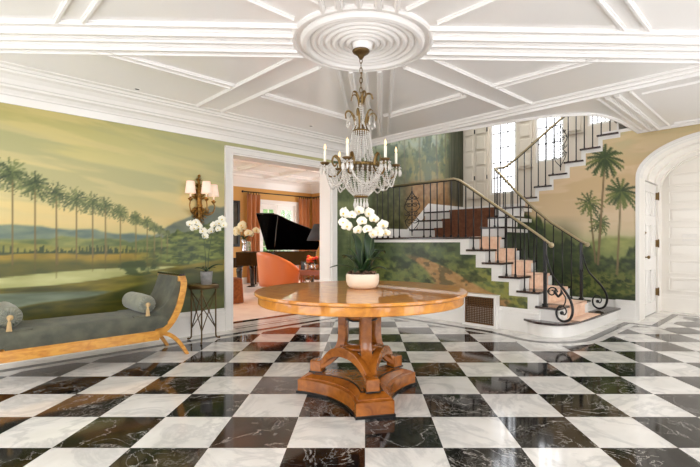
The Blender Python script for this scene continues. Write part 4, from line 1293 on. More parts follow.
orchid('potted_orchid', 'white orchid with two arching sprays in a grey pot on the brass stand', (PX2, PZ2, .69), pot2, stems2, lv2, None)

# ------------------------------------------------------------------ chaise / recamier
CU, CV = 1.06, 4.99
cs = thing('recamier_sofa', 'backless grey-green sofa with golden burl frame and scrolled ends along the mural', 'sofa', W(CU, CV, 0), ROT)
outer = [(.60, .199), (.66, .232), (.72, .275), (.78, .335), (.835, .42), (.878, .52), (.903, .62), (.922, .71), (.925, .79), (.900, .858)]
outer = [(p.x, p.y) for p in catmull([(a, h, 0) for a, h in outer], 5)]
def offs(l, d):
    o = []
    for i, (x, y) in enumerate(l):
        a = Vector(l[max(i - 1, 0)]); b = Vector(l[min(i + 1, len(l) - 1)]); t = (b - a).normalized()
        o.append((x - t.y * d, y + t.x * d))
    return o
inner = offs(outer, .062)
inner[0] = (.60, .298)
for sgn in (1, -1):
    for y0, y1 in ((-.30, -.255), (.255, .30)):
        m = MB(Matrix.Scale(sgn, 4, (1, 0, 0)))
        m.prism(outer + inner[::-1], y0, y1, 'y', True)
        m.build('scroll_end_frame', 'chaise_wood', cs, bevel=.004)
        m = MB(Matrix.Scale(sgn, 4, (1, 0, 0)))
        lp = [(.52, .235), (.62, .262), (.70, .255), (.775, .215), (.84, .15), (.89, .075), (.935, 0)]
        lp = [(p.x, p.y) for p in catmull([(a, h, 0) for a, h in lp], 5)]
        N = len(lp); up = []; dn = []
        for i, (x, z) in enumerate(lp):
            a = Vector(lp[max(i - 1, 0)]); b = Vector(lp[min(i + 1, N - 1)]); t = (b - a).normalized(); w = .024 - .008 * i / N
            up.append((x - t.y * w, z + t.x * w)); dn.append((x + t.y * w, z - t.x * w))
        up[-1] = (.950, 0); dn[-1] = (.920, 0)
        m.prism(up + dn[::-1], y0, y1, 'y', True); m.build('splayed_leg', 'chaise_wood', cs, bevel=.003)
    m = MB(Matrix.Scale(sgn, 4, (1, 0, 0))); m.box(.835, .905, -.305, .305, .846, .868); m.build('top_rail', 'dark_wood', cs, bevel=.004)
    m = MB(Matrix.Scale(sgn, 4, (1, 0, 0))); m.box(.835, .895, -.30, .30, .79, .846); m.build('end_rail', 'chaise_wood', cs, bevel=.004)
    m = MB(Matrix.Scale(sgn, 4, (1, 0, 0)))
    i2 = [p for p in offs(outer, .05) if p[1] > .30]
    i3 = [(p.x, p.y) for p in catmull([(.40, .465, 0), (.56, .475, 0), (.66, .515, 0), (.735, .59, 0), (.785, .69, 0), (.815, .78, 0), (.835, .848, 0)], 5)]
    m.prism(i2 + i3[::-1] + [(.40, .31)], -.275, .275, 'y', True)
    m.build('end_upholstery', 'chaise_fabric', cs, bevel=.012)
for y0, y1 in ((-.302, -.255), (.255, .302)):
    m = MB(); m.box(-.64, .64, y0, y1, .199, .298); m.build('rail', 'chaise_wood', cs, bevel=.003)
m = MB()
def seatfn(i, j):
    x = -.72 + 1.44 * i; k = j
    prof = [(-.292, .298), (-.302, .36), (-.298, .42), (-.27, .452), (-.18, .470), (0, .476), (.18, .470), (.27, .452), (.298, .42), (.302, .36), (.292, .298)]
    a = k * 10; n = min(int(a), 9); t = a - n
    return (x, prof[n][0] * (1 - t) + prof[n + 1][0] * t, prof[n][1] * (1 - t) + prof[n + 1][1] * t)
m.sheet(seatfn, 12, 20)
for sx in (-.72, .72): m.box(min(sx, sx + .001), max(sx, sx + .001), -.29, .29, .298, .45)
m.build('seat', 'chaise_fabric', cs)
def bolster(u, v0, v1, h0, h1, label):
    a = Vector(W(u, v0, h0)); b_ = Vector(W(u + .0, v1, h1)); c = (a + b_) / 2; L = (b_ - a).length
    t = thing('bolster_pillow', label, 'cushion', (c.x, c.y, c.z), 0, None)
    d = (b_ - a).normalized()
    M = d.to_track_quat('Z', 'Y').to_matrix().to_4x4()
    R = .092
    m = MB(M); m.lathe([(.0001, -L / 2), (.03, -L / 2 - .004), (.06, -L / 2 + .004), (.082, -L / 2 + .016), (R, -L / 2 + .04), (R + .004, 0), (R, L / 2 - .04), (.082, L / 2 - .016), (.03, L / 2 + .004), (.0001, L / 2)], 32); m.build('bolster_cover', 'bolster_fabric', t)
    m = MB(M)
    for k in range(18):   # gathered end
        an = 2 * PI * k / 18; ca, sa = math.cos(an), math.sin(an)
        m.tube([(ca * .016, sa * .016, -L / 2 - .012), (ca * .05, sa * .05, -L / 2 - .006), (ca * .08, sa * .08, -L / 2 + .010)], [.004, .007, .006], 5)
    m.build('gathered_end', 'bolster_fabric', t)
    m = MB(M); m.lathe([(.0001, -L / 2 - .026), (.018, -L / 2 - .024), (.024, -L / 2 - .016), (.022, -L / 2 - .004)], 14); m.build('rosette', 'tassel_thread', t)
    p = M @ Vector((0, 0, -L / 2 - .024)); m = MB(Matrix.Translation(p + Vector((.0, -.012, 0))))
    m.lathe([(.0001, .004), (.010, -.004), (.011, -.018), (.007, -.026), (.012, -.04), (.016, -.07), (.019, -.108), (.0001, -.108)], 12)
    for k in range(12):
        an = 2 * PI * k / 12; m.tube([(.010 * math.cos(an), .010 * math.sin(an), -.035), (.019 * math.cos(an), .019 * math.sin(an), -.112)], .003, 4)
    m.build('tassel', 'tassel_thread', t)
bolster(1.60, 4.74, 5.29, .568, .568, 'round grey-green bolster with tassel against the right scroll of the sofa')
bolster(.50, 4.735, 5.24, .568, .568, 'round grey-green bolster with tassel at the left edge of the sofa')

# ------------------------------------------------------------------ wall sconce
SU = 2.52
sc = thing('wall_sconce', 'gilded acanthus wall sconce with three small pale shades on the mural', 'wall lamp', W(SU, VA, 1.70), ROT)
sc['label'] = 'gilded leafy wall sconce with pale shades between mural palms and doorway'
def leafy(m, base, d, L, w, curl=.4):
    base = Vector(base); d = Vector(d).normalized()
    p = [base, base + d * L * .45 + Vector((0, -w * .5, 0)), base + d * L * .8 + Vector((0, -w * 1.0, 0)), base + d * L + Vector((0, -w * 1.6, -L * curl * .1))]
    m.tube(catmull(p, 4), [w * (.35 + .5 * math.sin(PI * (i / 12.5) ** .8)) for i in range(13)], 6, flat=(1, .45))
m = MB()
for z, s in ((-.20, .9), (-.12, 1.2), (-.03, 1.5), (.05, 1.3), (.13, 1.0), (.22, .8), (.30, .6)):
    for an in (-150, -125, -90, -55, -30) if z < 0 else (150, 125, 90, 55, 30):
        a = math.radians(an); leafy(m, (0, -.01, z), (math.cos(a), 0, math.sin(a)), .085 * s, .022 * s)
m.tube([(0, -.02, -.28), (0, -.03, -.15), (0, -.035, 0), (0, -.03, .2), (0, -.02, .36)], [.008, .022, .034, .026, .008], 10)
m.ball((0, -.05, -.02), .036, 12, 8); m.ball((0, -.03, -.29), .018); m.ball((0, -.03, .37), .02); m.lathe([(.0001, -.33), (.01, -.31), (.004, -.29)], 8, 0, -.02, 0)
m.build('backplate', 'gilt', sc)
for (dx, dy, zt) in ((-.145, -.10, .085), (.02, -.20, .085), (.165, -.10, .065)):
    arm = MB(); pts = catmull([(0, -.03, -.04), (dx * .5, dy * .5, -.13), (dx * .9, dy * .95, -.11), (dx * 1.08, dy * 1.05, -.03), (dx, dy, zt - .05)], 6)
    arm.tube(pts, .008, 8)
    arm.tube([(dx * .55, dy * .55, -.125), (dx * .7, dy * .7, -.06), (dx * .45, dy * .5, -.04), (dx * .4, dy * .4, -.08)], .006, 6)
    leafy(arm, (dx * .6, dy * .6, -.12), (dx, 0, .08), .06, .016)
    a_ = arm.build('arm', 'gilt', sc)
    m = MB(); m.lathe([(.0001, -.055), (.012, -.05), (.028, -.03), (.034, -.02), (.03, -.018), (.014, -.022), (.012, 0)], 14, dx, dy, zt); m.build('candle_cup', 'gilt', a_)
    m = MB(); m.lathe([(.011, 0), (.011, .07), (.0001, .072)], 10, dx, dy, zt - .01); m.build('candle', 'candle', a_)
    m = MB(); m.lathe([(.066, 0), (.046, .155)], 28, dx, dy, zt + .045) ; m.f = m.f[:28]; m.fm = m.fm[:28]; m.sm = m.sm[:28]
    m.build('lamp_shade', 'shade_fabric', a_, solid=.003)

# ------------------------------------------------------------------ chandelier
CX, CY, CZ = -.034, 3.72, 0
ch = thing('crystal_chandelier', 'tall brass and crystal chandelier hanging on a chain over the round table', 'chandelier', (CX, CY, 2.845))
def Z(y): return CAMH - (y - 243) / FPX * CY - 2.845   # height for a photo row
m = MB(Matrix.Translation((0, 0, -.018))); m.lathe([(.0001, .0), (.072, .0), (.074, -.008), (.066, -.02), (.05, -.03), (.03, -.045), (.022, -.06), (.010, -.075), (.0001, -.078)], 32); m.build('canopy', 'old_brass', ch)
z = -.08; k = 0
while z > Z(104):
    m = MB(); a = PI / 2 * (k % 2)
    m.tube([(math.cos(a) * .011 * math.cos(t), math.sin(a) * .011 * math.cos(t), z - .022 + .027 * math.sin(t)) for t in [2 * PI * i / 12 for i in range(13)]], .0035, 6)
    m.build('chain_link', 'brass', ch); z -= .042; k += 1
zt = Z(103)
m = MB()
m.lathe([(.004, zt + .02), (.010, zt), (.018, zt - .02), (.008, zt - .05), (.016, zt - .08), (.008, zt - .12), (.008, Z(126)), (.05, Z(129)), (.070, Z(130.5)), (.076, Z(131.5)), (.076, Z(133)), (.068, Z(134)), (.008, Z(135)), (.006, Z(160)), (.0001, Z(160) - .001)], 24)
m.build('central_stem', 'brass', ch)
for k in range(6):      # curling plumes round the crown, two tiers
    a = 2 * PI * k / 6 + .3; c, s_ = math.cos(a), math.sin(a)
    m = MB(); R = .085
    pts = catmull([(c * .05, s_ * .05, Z(130)), (c * .055, s_ * .055, Z(122)), (c * .075, s_ * .075, Z(115)), (c * .11, s_ * .11, Z(112)), (c * .135, s_ * .135, Z(115)), (c * .13, s_ * .13, Z(120))], 4)
    m.tube(pts, [.006] * 8 + [.005] * (len(pts) - 8), 6, flat=(1.6, .6)); m.build('plume', 'brass', ch)
for k in range(5):
    a = 2 * PI * k / 5 + .1; c, s_ = math.cos(a), math.sin(a)
    m = MB(); pts = catmull([(c * .012, s_ * .012, Z(112)), (c * .025, s_ * .025, Z(100)), (c * .05, s_ * .05, Z(94)), (c * .085, s_ * .085, Z(94)), (c * .10, s_ * .10, Z(99))], 4)
    m.tube(pts, .0055, 6, flat=(1.6, .6)); m.build('plume', 'brass', ch)
def strand(p, r=.0065, step=.0135, name='bead_strand'):
    P = [Vector(x) for x in p]; m = MB(); acc = 0
    L = [0]
    for i in range(1, len(P)): L.append(L[-1] + (P[i] - P[i - 1]).length)
    n = max(2, int(L[-1] / step))
    for k in range(n + 1):
        d = L[-1] * k / n
        i = max(1, next((j for j in range(1, len(L)) if L[j] >= d - 1e-9), len(L) - 1))
        t = (d - L[i - 1]) / max(1e-9, L[i] - L[i - 1]); m.gem(P[i - 1].lerp(P[i], t), r, r * 1.1)
    return m
zr = Z(165)
for k in range(12):     # little tent of beads under the canopy stem
    a = 2 * PI * k / 12; c, s_ = math.cos(a), math.sin(a)
    strand(catmull([(c * .016, s_ * .016, Z(104)), (c * .026, s_ * .026, Z(114)), (c * .045, s_ * .045, Z(123)), (c * .074, s_ * .074, Z(130))], 4), .0075, .015).build('bead_strand', 'crystal', ch)
for k in range(24):     # tent of beads from crown to ring
    a = 2 * PI * k / 24; c, s_ = math.cos(a), math.sin(a)
    p = catmull([(c * .074, s_ * .074, Z(133)), (c * .085, s_ * .085, Z(145)), (c * .105, s_ * .105, Z(156)), (c * .150, s_ * .150, zr)], 5)
    strand(p, .0082, .0155).build('bead_strand', 'crystal', ch)
for k in range(12):     # short drops from the crown ring
    a = 2 * PI * k / 12 + .13; c, s_ = math.cos(a), math.sin(a)
    m = MB(); m.gem((c * .12, s_ * .12, Z(122)), .006, .008); m.gem((c * .12, s_ * .12, Z(126)), .008, .022); m.tube([(c * .12, s_ * .12, Z(116)), (c * .12, s_ * .12, Z(124))], .0015, 4); m.build('crystal_drop', 'crystal', ch)
m = MB(); m.lathe([(.150, zr + .006), (.160, zr + .004), (.164, zr), (.163, zr - .018), (.158, zr - .022), (.148, zr - .020)], 48)
for k in range(24):
    a = 2 * PI * k / 24; m.ball((.166 * math.cos(a), .166 * math.sin(a), zr - .009), .008, 6, 4)
m.build('gallery_ring', 'brass', ch)
for k in range(12):     # lower basket
    a = 2 * PI * k / 12 + .1; c, s_ = math.cos(a), math.sin(a)
    for off_ in (0, .26):
        a = 2 * PI * k / 12 + .1 + off_; c, s_ = math.cos(a), math.sin(a)
        p = catmull([(c * .158, s_ * .158, zr - .035), (c * .15, s_ * .15, Z(178)), (c * .12, s_ * .12, Z(188)), (c * .055, s_ * .055, Z(196))], 5)
        strand(p, .0105, .020).build('bead_strand', 'crystal', ch)
m = MB(); m.lathe([(.05, Z(195)), (.062, Z(195.5)), (.062, Z(197)), (.05, Z(198))], 24); m.build('lower_ring', 'brass', ch)
for k in range(12):
    a = 2 * PI * k / 12; c, s_ = math.cos(a) * .054, math.sin(a) * .054
    m = MB(); m.gem((c, s_, Z(199.5)), .008); m.gem((c, s_, Z(205)), .0115, .045); m.build('crystal_drop', 'crystal', ch)
m = MB(); m.ball((0, 0, Z(208)), .022, 12, 8); m.tube([(0, 0, Z(160)), (0, 0, Z(206))], .006, 8); m.build('finial', 'crystal', ch)
AR = .305
for k in range(6):
    a = math.radians(10 + 60 * k); c, s_ = math.cos(a), math.sin(a)
    m = MB(); pts = catmull([(c * .155, s_ * .155, Z(168)), (c * .21, s_ * .21, Z(176)), (c * .27, s_ * .27, Z(177)), (c * AR, s_ * AR, Z(170)), (c * AR, s_ * AR, Z(166))], 6)
    m.tube(pts, .0075, 8)
    m.tube(catmull([(c * .17, s_ * .17, Z(168)), (c * .19, s_ * .19, Z(160)), (c * .225, s_ * .225, Z(157)), (c * .245, s_ * .245, Z(162)), (c * .225, s_ * .225, Z(167)), (c * .205, s_ * .205, Z(164))], 5), [.010] * 10 + [.006] * 16, 6, flat=(1.4, .6))
    arm = m.build('arm', 'brass', ch)
    m = MB(); m.lathe([(.0001, Z(167)), (.012, Z(166.5)), (.03, Z(165.5)), (.042, Z(164)), (.038, Z(163.6)), (.014, Z(165)), (.013, Z(163))], 18, c * AR, s_ * AR); m.build('candle_cup', 'old_brass', arm)
    m = MB(); m.lathe([(.0115, Z(165)), (.0115, Z(152)), (.004, Z(151.5))], 12, c * AR, s_ * AR); m.build('candle', 'candle', arm)
    m = MB(); m.lathe([(.003, Z(151.8)), (.010, Z(150)), (.009, Z(148.4)), (.004, Z(146.5)), (.0001, Z(145))], 10, c * AR, s_ * AR); m.build('candle_bulb', 'flame', arm)
    for j in range(8):
        b2_ = 2 * PI * j / 8; x, y = c * AR + .040 * math.cos(b2_), s_ * AR + .040 * math.sin(b2_)
        m = MB(); m.gem((x, y, Z(167)), .007); m.gem((x, y, Z(172)), .010, .034); m.build('crystal_drop', 'crystal', arm)
    # swags to the next arm and to the basket
    a2 = math.radians(70 + 60 * k); c2, s2 = math.cos(a2), math.sin(a2)
    p = []
    for i in range(13):
        t = i / 12; x = c * AR * (1 - t) + c2 * AR * t; y = s_ * AR * (1 - t) + s2 * AR * t; p.append((x, y, Z(168) - .17 * (1 - (2 * t - 1) ** 2)))
    strand(p, .0088, .0175).build('bead_swag', 'crystal', ch)
    for rr_, dd in ((.22, .17), (.26, .13)):
        p = []
        for i in range(11):
            t = i / 10; x = c * rr_ * (1 - t) + c2 * rr_ * t; y = s_ * rr_ * (1 - t) + s2 * rr_ * t; p.append((x, y, Z(171) - dd * (1 - (2 * t - 1) ** 2)))
        strand(p, .0085, .0175).build('bead_swag', 'crystal', ch)
    p = []
    for i in range(9):
        t = i / 8; r = AR * (1 - t) + .155 * t; p.append((c * r, s_ * r, Z(168) - .10 * (1 - (2 * t - 1) ** 2)))
    strand(p, .0068, .0145).build('bead_swag', 'crystal', ch)

# small recessed spots in the ceiling
for (px, py, lab) in ((137, 89, 'small dark recessed spotlight in the ceiling above the sofa'), (311, 126, 'small dark recessed spotlight in the ceiling above the doorway')):
    y = (HC - CAMH) * FPX / (243 - py); x = (px - 365) / FPX * y
    t = thing('recessed_spotlight', lab, 'ceiling light', (x, y, HC), 0)
    m = MB(); m.lathe([(.022, .001), (.03, -.006), (.036, -.004), (.038, .001)], 20); m.build('trim_ring', 'ceiling_paint', t)
    m = MB(); m.lathe([(.0001, -.002), (.024, -.002), (.024, .001)], 16); m.build('lens', 'recess_black', t)
# ------------------------------------------------------------------ drawing room beyond the doorway
VF, UR, UL, HL = 11.5, 9.02, -.6, 3.15
b = MB(); b.box(UL, UR, 6.14, VF, -.1, .004); struct('floor_carpet', b, 'carpet')
LH = [(.2, 2.4, .1, 2.75), (3.0, 5.2, .1, 2.75), (7.02, 8.40, .02, 2.44)]
wall_with_holes('wall_far', 'v', VF, VF + .2, UL - .2, UR + .2, 0, HL, LH, 'ochre_paint')
wall_with_holes('wall_drawing_room_right', 'u', UR, UR + .2, 5.86, VF, 0, HL, [(9.3, 10.9, .1, 2.6), (6.4, 8.4, .1, 2.6)], 'ochre_paint')
wall_with_holes('wall_drawing_room_left', 'u', UL - .2, UL, 5.86, VF, 0, HL, [(7.0, 10.0, .1, 2.7)], 'ochre_paint')
b = MB(); b.box(UL, DU0 - .1, 5.862, 5.88, 0, HL); b.box(DU1 + .1, UR, 5.862, 5.88, 0, HL); b.box(DU0 - .1, DU1 + .1, 5.862, 5.88, DH + .1, HL); struct('wall_drawing_room_near', b, 'ochre_paint')
b = MB(); b.box(UL - .2, UR + .2, 5.86, VF + .2, HL, HL + .1)
struct('ceiling_drawing_room', b, 'ceiling_paint')
b = MB()
for vv in (6.9, 8.1, 9.3, 10.5): b.box(UL, UR, vv - .07, vv + .07, HL - .07, HL); b.box(UL, UR, vv - .11, vv + .11, HL - .03, HL)
for uu in (.6, 1.9, 3.2, 4.5, 5.8, 7.1, 8.3): b.box(uu - .07, uu + .07, 5.9, VF, HL - .072, HL); b.box(uu - .11, uu + .11, 5.9, VF, HL - .032, HL)
struct('trim_9', b, 'ceiling_paint')
C3 = [(0, HL - .33), (.02, HL - .33), (.05, HL - .27), (.12, HL - .14), (.2, HL - .07), (.26, HL - .05), (.27, HL)]
b = MB(); b.prism([(VF - p, h) for p, h in C3] + [(VF, HL)], UL, UR, 'x'); b.prism([(UR - p, h) for p, h in C3] + [(UR, HL)], 5.9, VF, 'y')
struct('trim_10', b, 'trim_paint')
b = MB(); b.box(UL, 6.9, VF - .03, VF, 0, .2); b.box(8.52, UR, VF - .03, VF, 0, .2); b.box(UR - .03, UR, 5.9, VF, 0, .2); struct('baseboard_far', b, 'trim_paint')
# french doors
for i, (a0, a1) in enumerate(((7.08, 7.69), (7.71, 8.34))):
    f = MB(); y0, y1 = VF + .03, VF + .08
    f.box(a0, a0 + .11, y0, y1, .02, 2.38); f.box(a1 - .11, a1, y0, y1, .02, 2.38); f.box(a0 + .11, a1 - .11, y0, y1, 2.22, 2.38); f.box(a0 + .11, a1 - .11, y0, y1, .02, .35)
    d = struct('door_%d' % (i + 2), f, 'trim_paint')
    m = MB(); m.box((a0 + a1) / 2 - .012, (a0 + a1) / 2 + .012, y0 + .01, y1 - .01, .35, 2.22)
    for k in range(1, 5): m.box(a0 + .11, a1 - .11, y0 + .011, y1 - .011, .35 + 1.87 * k / 5 - .012, .35 + 1.87 * k / 5 + .012)
    m.build('glazing_bars', 'trim_paint', d)
    m = MB(); m.box(a0 + .11, a1 - .11, VF + .052, VF + .056, .35, 2.22); m.build('pane', 'window_glass', d)
    x = a1 - .05 if i == 0 else a0 + .05
    m = MB(); m.tube([(x, y0 - .03, 1.0), (x, y0 - .03, 1.12)], .008); m.box(x - .02, x + .02, y0 - .008, y0, .95, 1.15); m.build('door_handle', 'brass', d)
b = MB(); b.box(6.93, 7.08, VF - .03, VF + .1, 0, 2.5); b.box(8.34, 8.49, VF - .03, VF + .1, 0, 2.5); b.box(7.08, 8.34, VF - .03, VF + .1, 2.38, 2.5); struct('trim_11', b, 'trim_paint')
for (p, q_, z0, z1) in LH[:2]:  # unseen windows here and just below, added to let more light into this room
    wn += 1; window('window_%d' % wn, 'v', VF + .1, p, q_, z0, z1, 2, 4)
wn += 1; window('window_%d' % wn, 'u', UR + .1, 9.3, 10.9, .1, 2.6, 3, 4)
wn += 1; window('window_%d' % wn, 'u', UR + .1, 6.4, 8.4, .1, 2.6, 3, 4)
wn += 1; window('window_%d' % wn, 'u', UL - .1, 7.0, 10.0, .1, 2.7, 4, 4)
for (p, q_, z0, z1) in LH: portal((p + q_) / 2, VF + .22, (z0 + z1) / 2, q_ - p, z1 - z0, 'v', -1)
portal(UR + .22, 10.1, 1.35, 1.6, 2.5, 'u', -1); portal(UR + .22, 7.4, 1.35, 2.0, 2.5, 'u', -1); portal(UL - .22, 8.5, 1.4, 3.0, 2.6, 'u', 1)
# garden outside
b = MB(); b.box(-12, 26, 11.72, 30, -.3, -.1); struct('ground', b, 'lawn')
hg = bpy.data.meshes.new('hedge')
bm = bmesh.new(); bmesh.ops.create_grid(bm, x_segments=60, y_segments=30, size=1)
rn = random.Random(2)
for v_ in bm.verts:
    x, z = v_.co.x, v_.co.y
    v_.co = Vector((x * 5, rn.uniform(-.16, .16) + .4 * math.sin(x * 9) * .3, (z + 1) * 1.3 + (rn.uniform(-.15, .15) if z > .9 else 0)))
bm.to_mesh(hg); bm.free(); hg.materials.append(MATS['hedge'])
ho = bpy.data.objects.new('hedge', hg); COL.objects.link(ho); ho.location = W(8.0, 14.0, -.1); ho.rotation_euler = (0, 0, ROT)
md = ho.modifiers.new('s', 'SOLIDIFY'); md.thickness = .8; md.offset = -1
tag(ho, 'green garden hedge outside the french doors', 'hedge', kind='stuff')

# curtains
def curtain(name, label, axis, d, a0, a1, z0, z1, sgn, grp='orange curtains in the drawing room'):
    ac = (a0 + a1) / 2
    t = thing(name, label, 'curtain', W(d, ac, z0) if axis == 'u' else W(ac, d, z0), ROT, grp)
    w = a1 - a0
    def fn(i, j):
        x = -w / 2 + w * i; k = w / .075; pin = 1 - .25 * j
        y = .035 * math.sin(i * k * 2 * PI * .5) * (1 - .3 * j) - .11
        return (x * (1 - .10 * math.sin(PI * j)), sgn * y * (-1) * -1, (z1 - z0) * j)
    m = MB()
    if axis == 'u': m.sheet(lambda i, j: (fn(i, j)[1], fn(i, j)[0], fn(i, j)[2]), int(w / .01), 6)
    else: m.sheet(fn, int(w / .01), 6)
    m.build('drape', 'curtain', t, solid=.006)
    m = MB(); y = -.11 * sgn
    for i in range(int(w / .075)):
        x = -w / 2 + w * (i + .5) / int(w / .075)
        p = (x, y, z1 - z0 + .02) if axis == 'v' else (y, x, z1 - z0 + .02)
        m.tube([(p[0], p[1], p[2] - .03), (p[0], p[1], p[2] + .03)], .012, 6)
    m.build('curtain_rings', 'iron', t)
curtain('curtain', 'orange pleated curtain left of the french doors, behind the piano lid', 'v', VF, 6.56, 7.0, .03, 2.62, 1)
curtain('curtain', 'orange pleated curtain right of the french doors', 'v', VF, 8.40, 8.86, .03, 2.62, 1)
curtain('curtain', 'orange pleated curtain on the right side wall beyond the corner', 'u', UR, 10.9, 11.35, .03, 2.62, 1)
curtain('curtain', 'orange pleated curtain on the side wall nearest the doorway jamb', 'u', UR, 8.8, 9.3, .03, 2.62, 1)
m = MB(); m.tube([(-1.25, 0, 0), (1.25, 0, 0)], .016, 10); m.ball((-1.28, 0, 0), .035); m.ball((1.28, 0, 0), .035)
for x in (-1.15, 0, 1.15): m.tube([(x, 0, 0), (x, .12, 0)], .008, 6)
tag(m.build('curtain_rod', 'iron', None, W(7.70, VF - .12, 2.68), ROT), 'dark curtain rod above the french doors', 'curtain rod')
m = MB(); m.tube([(0, -1.3, 0), (0, 1.3, 0)], .016, 10); m.ball((0, -1.33, 0), .035); m.ball((0, 1.33, 0), .035)
for x in (-1.2, 1.2): m.tube([(0, x, 0), (.12, x, 0)], .008, 6)
tag(m.build('curtain_rod', 'iron', None, W(UR - .12, 10.08, 2.68), ROT), 'dark curtain rod on the side wall right of the room corner', 'curtain rod')
# framed picture
pf = thing('framed_picture', 'dark framed picture on the ochre wall left of the curtains', 'picture', W(6.02, VF, 1.75), ROT)
m = MB(); m.box(-.36, -.28, -.05, 0, -.66, .66); m.box(.28, .36, -.05, 0, -.66, .66); m.box(-.28, .28, -.05, 0, .58, .66); m.box(-.28, .28, -.05, 0, -.66, -.58); m.build('frame', 'black_trim', pf, bevel=.006)
m = MB(); m.box(-.28, .28, -.025, -.01, -.58, .58); m.build('canvas', 'picture', pf)

# grand piano
pn = thing('grand_piano', 'black grand piano with raised lid beyond the doorway', 'piano', (-3.12, 12.05, 0))
po = [(0, 0), (2.0, 0), (2.08, -.10), (2.14, -.32), (2.08, -.55), (1.92, -.74), (1.7, -.90), (1.45, -1.05), (1.2, -1.22), (1.0, -1.38), (.78, -1.46), (0, -1.46)]
pc = [(p.x, p.y) for p in catmull([(a, c_, 0) for a, c_ in po[2:]], 4)]
po = po[:2] + pc
m = MB(); m.prism(po, .64, .98, 'z'); m.build('case', 'piano_black', pn, bevel=.008)
m = MB(); m.prism([(x * .97 + .25 * (1 - x / 2.1), y * .94 - .03) for x, y in po], .975, .985, 'z'); m.build('soundboard', 'dark_wood', pn)
th = math.radians(38)
R_ = Matrix.Translation((0, 0, 1.0)) @ Matrix.Rotation(-th, 4, 'X')
m = MB(R_); m.prism([(max(.42, x), y * 1.02) for x, y in po if True], 0, .022, 'z'); m.build('lid', 'piano_black', pn, bevel=.004)
m = MB(R_); m.prism([(.42, -1.48), (.86, -1.48), (.86, -.02), (.42, -.02)], .024, .046, 'z'); m.build('front_flap', 'piano_black', pn, bevel=.004)
m = MB(); m.tube([(.9, -1.32, .98), (.95, -1.15, 1.86)], .012, 8); m.build('lid_prop', 'piano_black', pn)
m = MB(); m.box(-.26, .0, -1.44, -.02, .60, .72); m.box(-.26, .0, -1.46, -1.40, .6, .84); m.box(-.26, .0, -.06, 0, .6, .84); m.build('key_bed', 'piano_black', pn, bevel=.006)
m = MB()
for k in range(52): m.box(-.22, -.04, -1.38 + k * .0252, -1.38 + k * .0252 + .0235, .72, .745)
m.build('white_keys', 'candle', pn)
m = MB()
for k in range(51):
    if k % 7 in (0, 1, 3, 4, 5): m.box(-.15, -.04, -1.361 + k * .0252, -1.361 + k * .0252 + .012, .745, .757)
m.build('black_keys', 'piano_black', pn)
m = MB(); m.box(.05, .08, -1.1, -.35, .99, 1.24); m.build('music_desk', 'piano_black', pn, bevel=.004)
for (x, y) in ((.05, -1.32), (.05, -.14), (1.72, -.38)):
    m = MB(); m.lathe([(.03, .05), (.04, .08), (.045, .2), (.075, .5), (.08, .56), (.06, .58), (.09, .60), (.09, .64)], 12, x, y); m.build('leg', 'piano_black', pn)
    m = MB(); m.lathe([(.0001, .004), (.03, .004), (.034, .03), (.03, .055), (.0001, .055)], 12, x, y); m.build('caster', 'brass', pn)
m = MB(); m.box(.25, .29, -.86, -.82, .12, .64); m.box(.25, .29, -.62, -.58, .12, .64); m.box(.22, .32, -.9, -.54, .08, .14)
for k in range(3): m.box(.10, .24, -.84 + .1 * k, -.80 + .1 * k, .07, .09)
m.build('pedal_lyre', 'piano_black', pn)

# orange tub chair
tc_ = thing('tub_chair', 'burnt orange leather tub chair with cream base, seen from behind', 'armchair', (-1.86, 9.62, .004), math.radians(222))
def shell(i, j, r0=.47):
    a = (i - .5) * math.radians(235); top = 1.0 - .40 * (min(1, abs(a) / math.radians(118))) ** 2.0
    r = r0 - .06 * (1 - j)
    return (r * math.cos(a), r * math.sin(a), .27 + (top - .27) * j)
m = MB(); m.sheet(shell, 40, 10); m.build('back_shell', 'orange_leather', tc_, solid=.07)
m = MB(); m.lathe([(.0001, .27), (.37, .27), (.385, .30), (.385, .44), (.36, .47), (.0001, .48)], 32); m.build('seat', 'orange_leather', tc_)
m = MB(); m.lathe([(.0001, 0), (.38, 0), (.405, .02), (.405, .262), (.0001, .262)], 36); m.build('base', 'candle', tc_)
# skirted stool
so = thing('skirted_stool', 'small brown skirted stool just inside the doorway', 'stool', (-2.74, 8.75, .004), math.radians(20))
m = MB(); m.lathe([(.0001, .50), (.2, .50), (.27, .48), (.29, .45), (.285, .42)], 28); m.build('cushion_top', 'skirt_fabric', so)
m = MB(); n = 60
m.add([((.285 + .02 * j + .012 * (j) * math.sin(i * 1.5)) * math.cos(2 * PI * i / n), (.285 + .02 * j + .012 * j * math.sin(i * 1.5)) * math.sin(2 * PI * i / n), .43 - .42 * j) for i in range(n) for j in (0, 1)],
      [(2 * i, 2 * ((i + 1) % n), 2 * ((i + 1) % n) + 1, 2 * i + 1) for i in range(n)], True)
m.build('skirt', 'skirt_fabric', so)
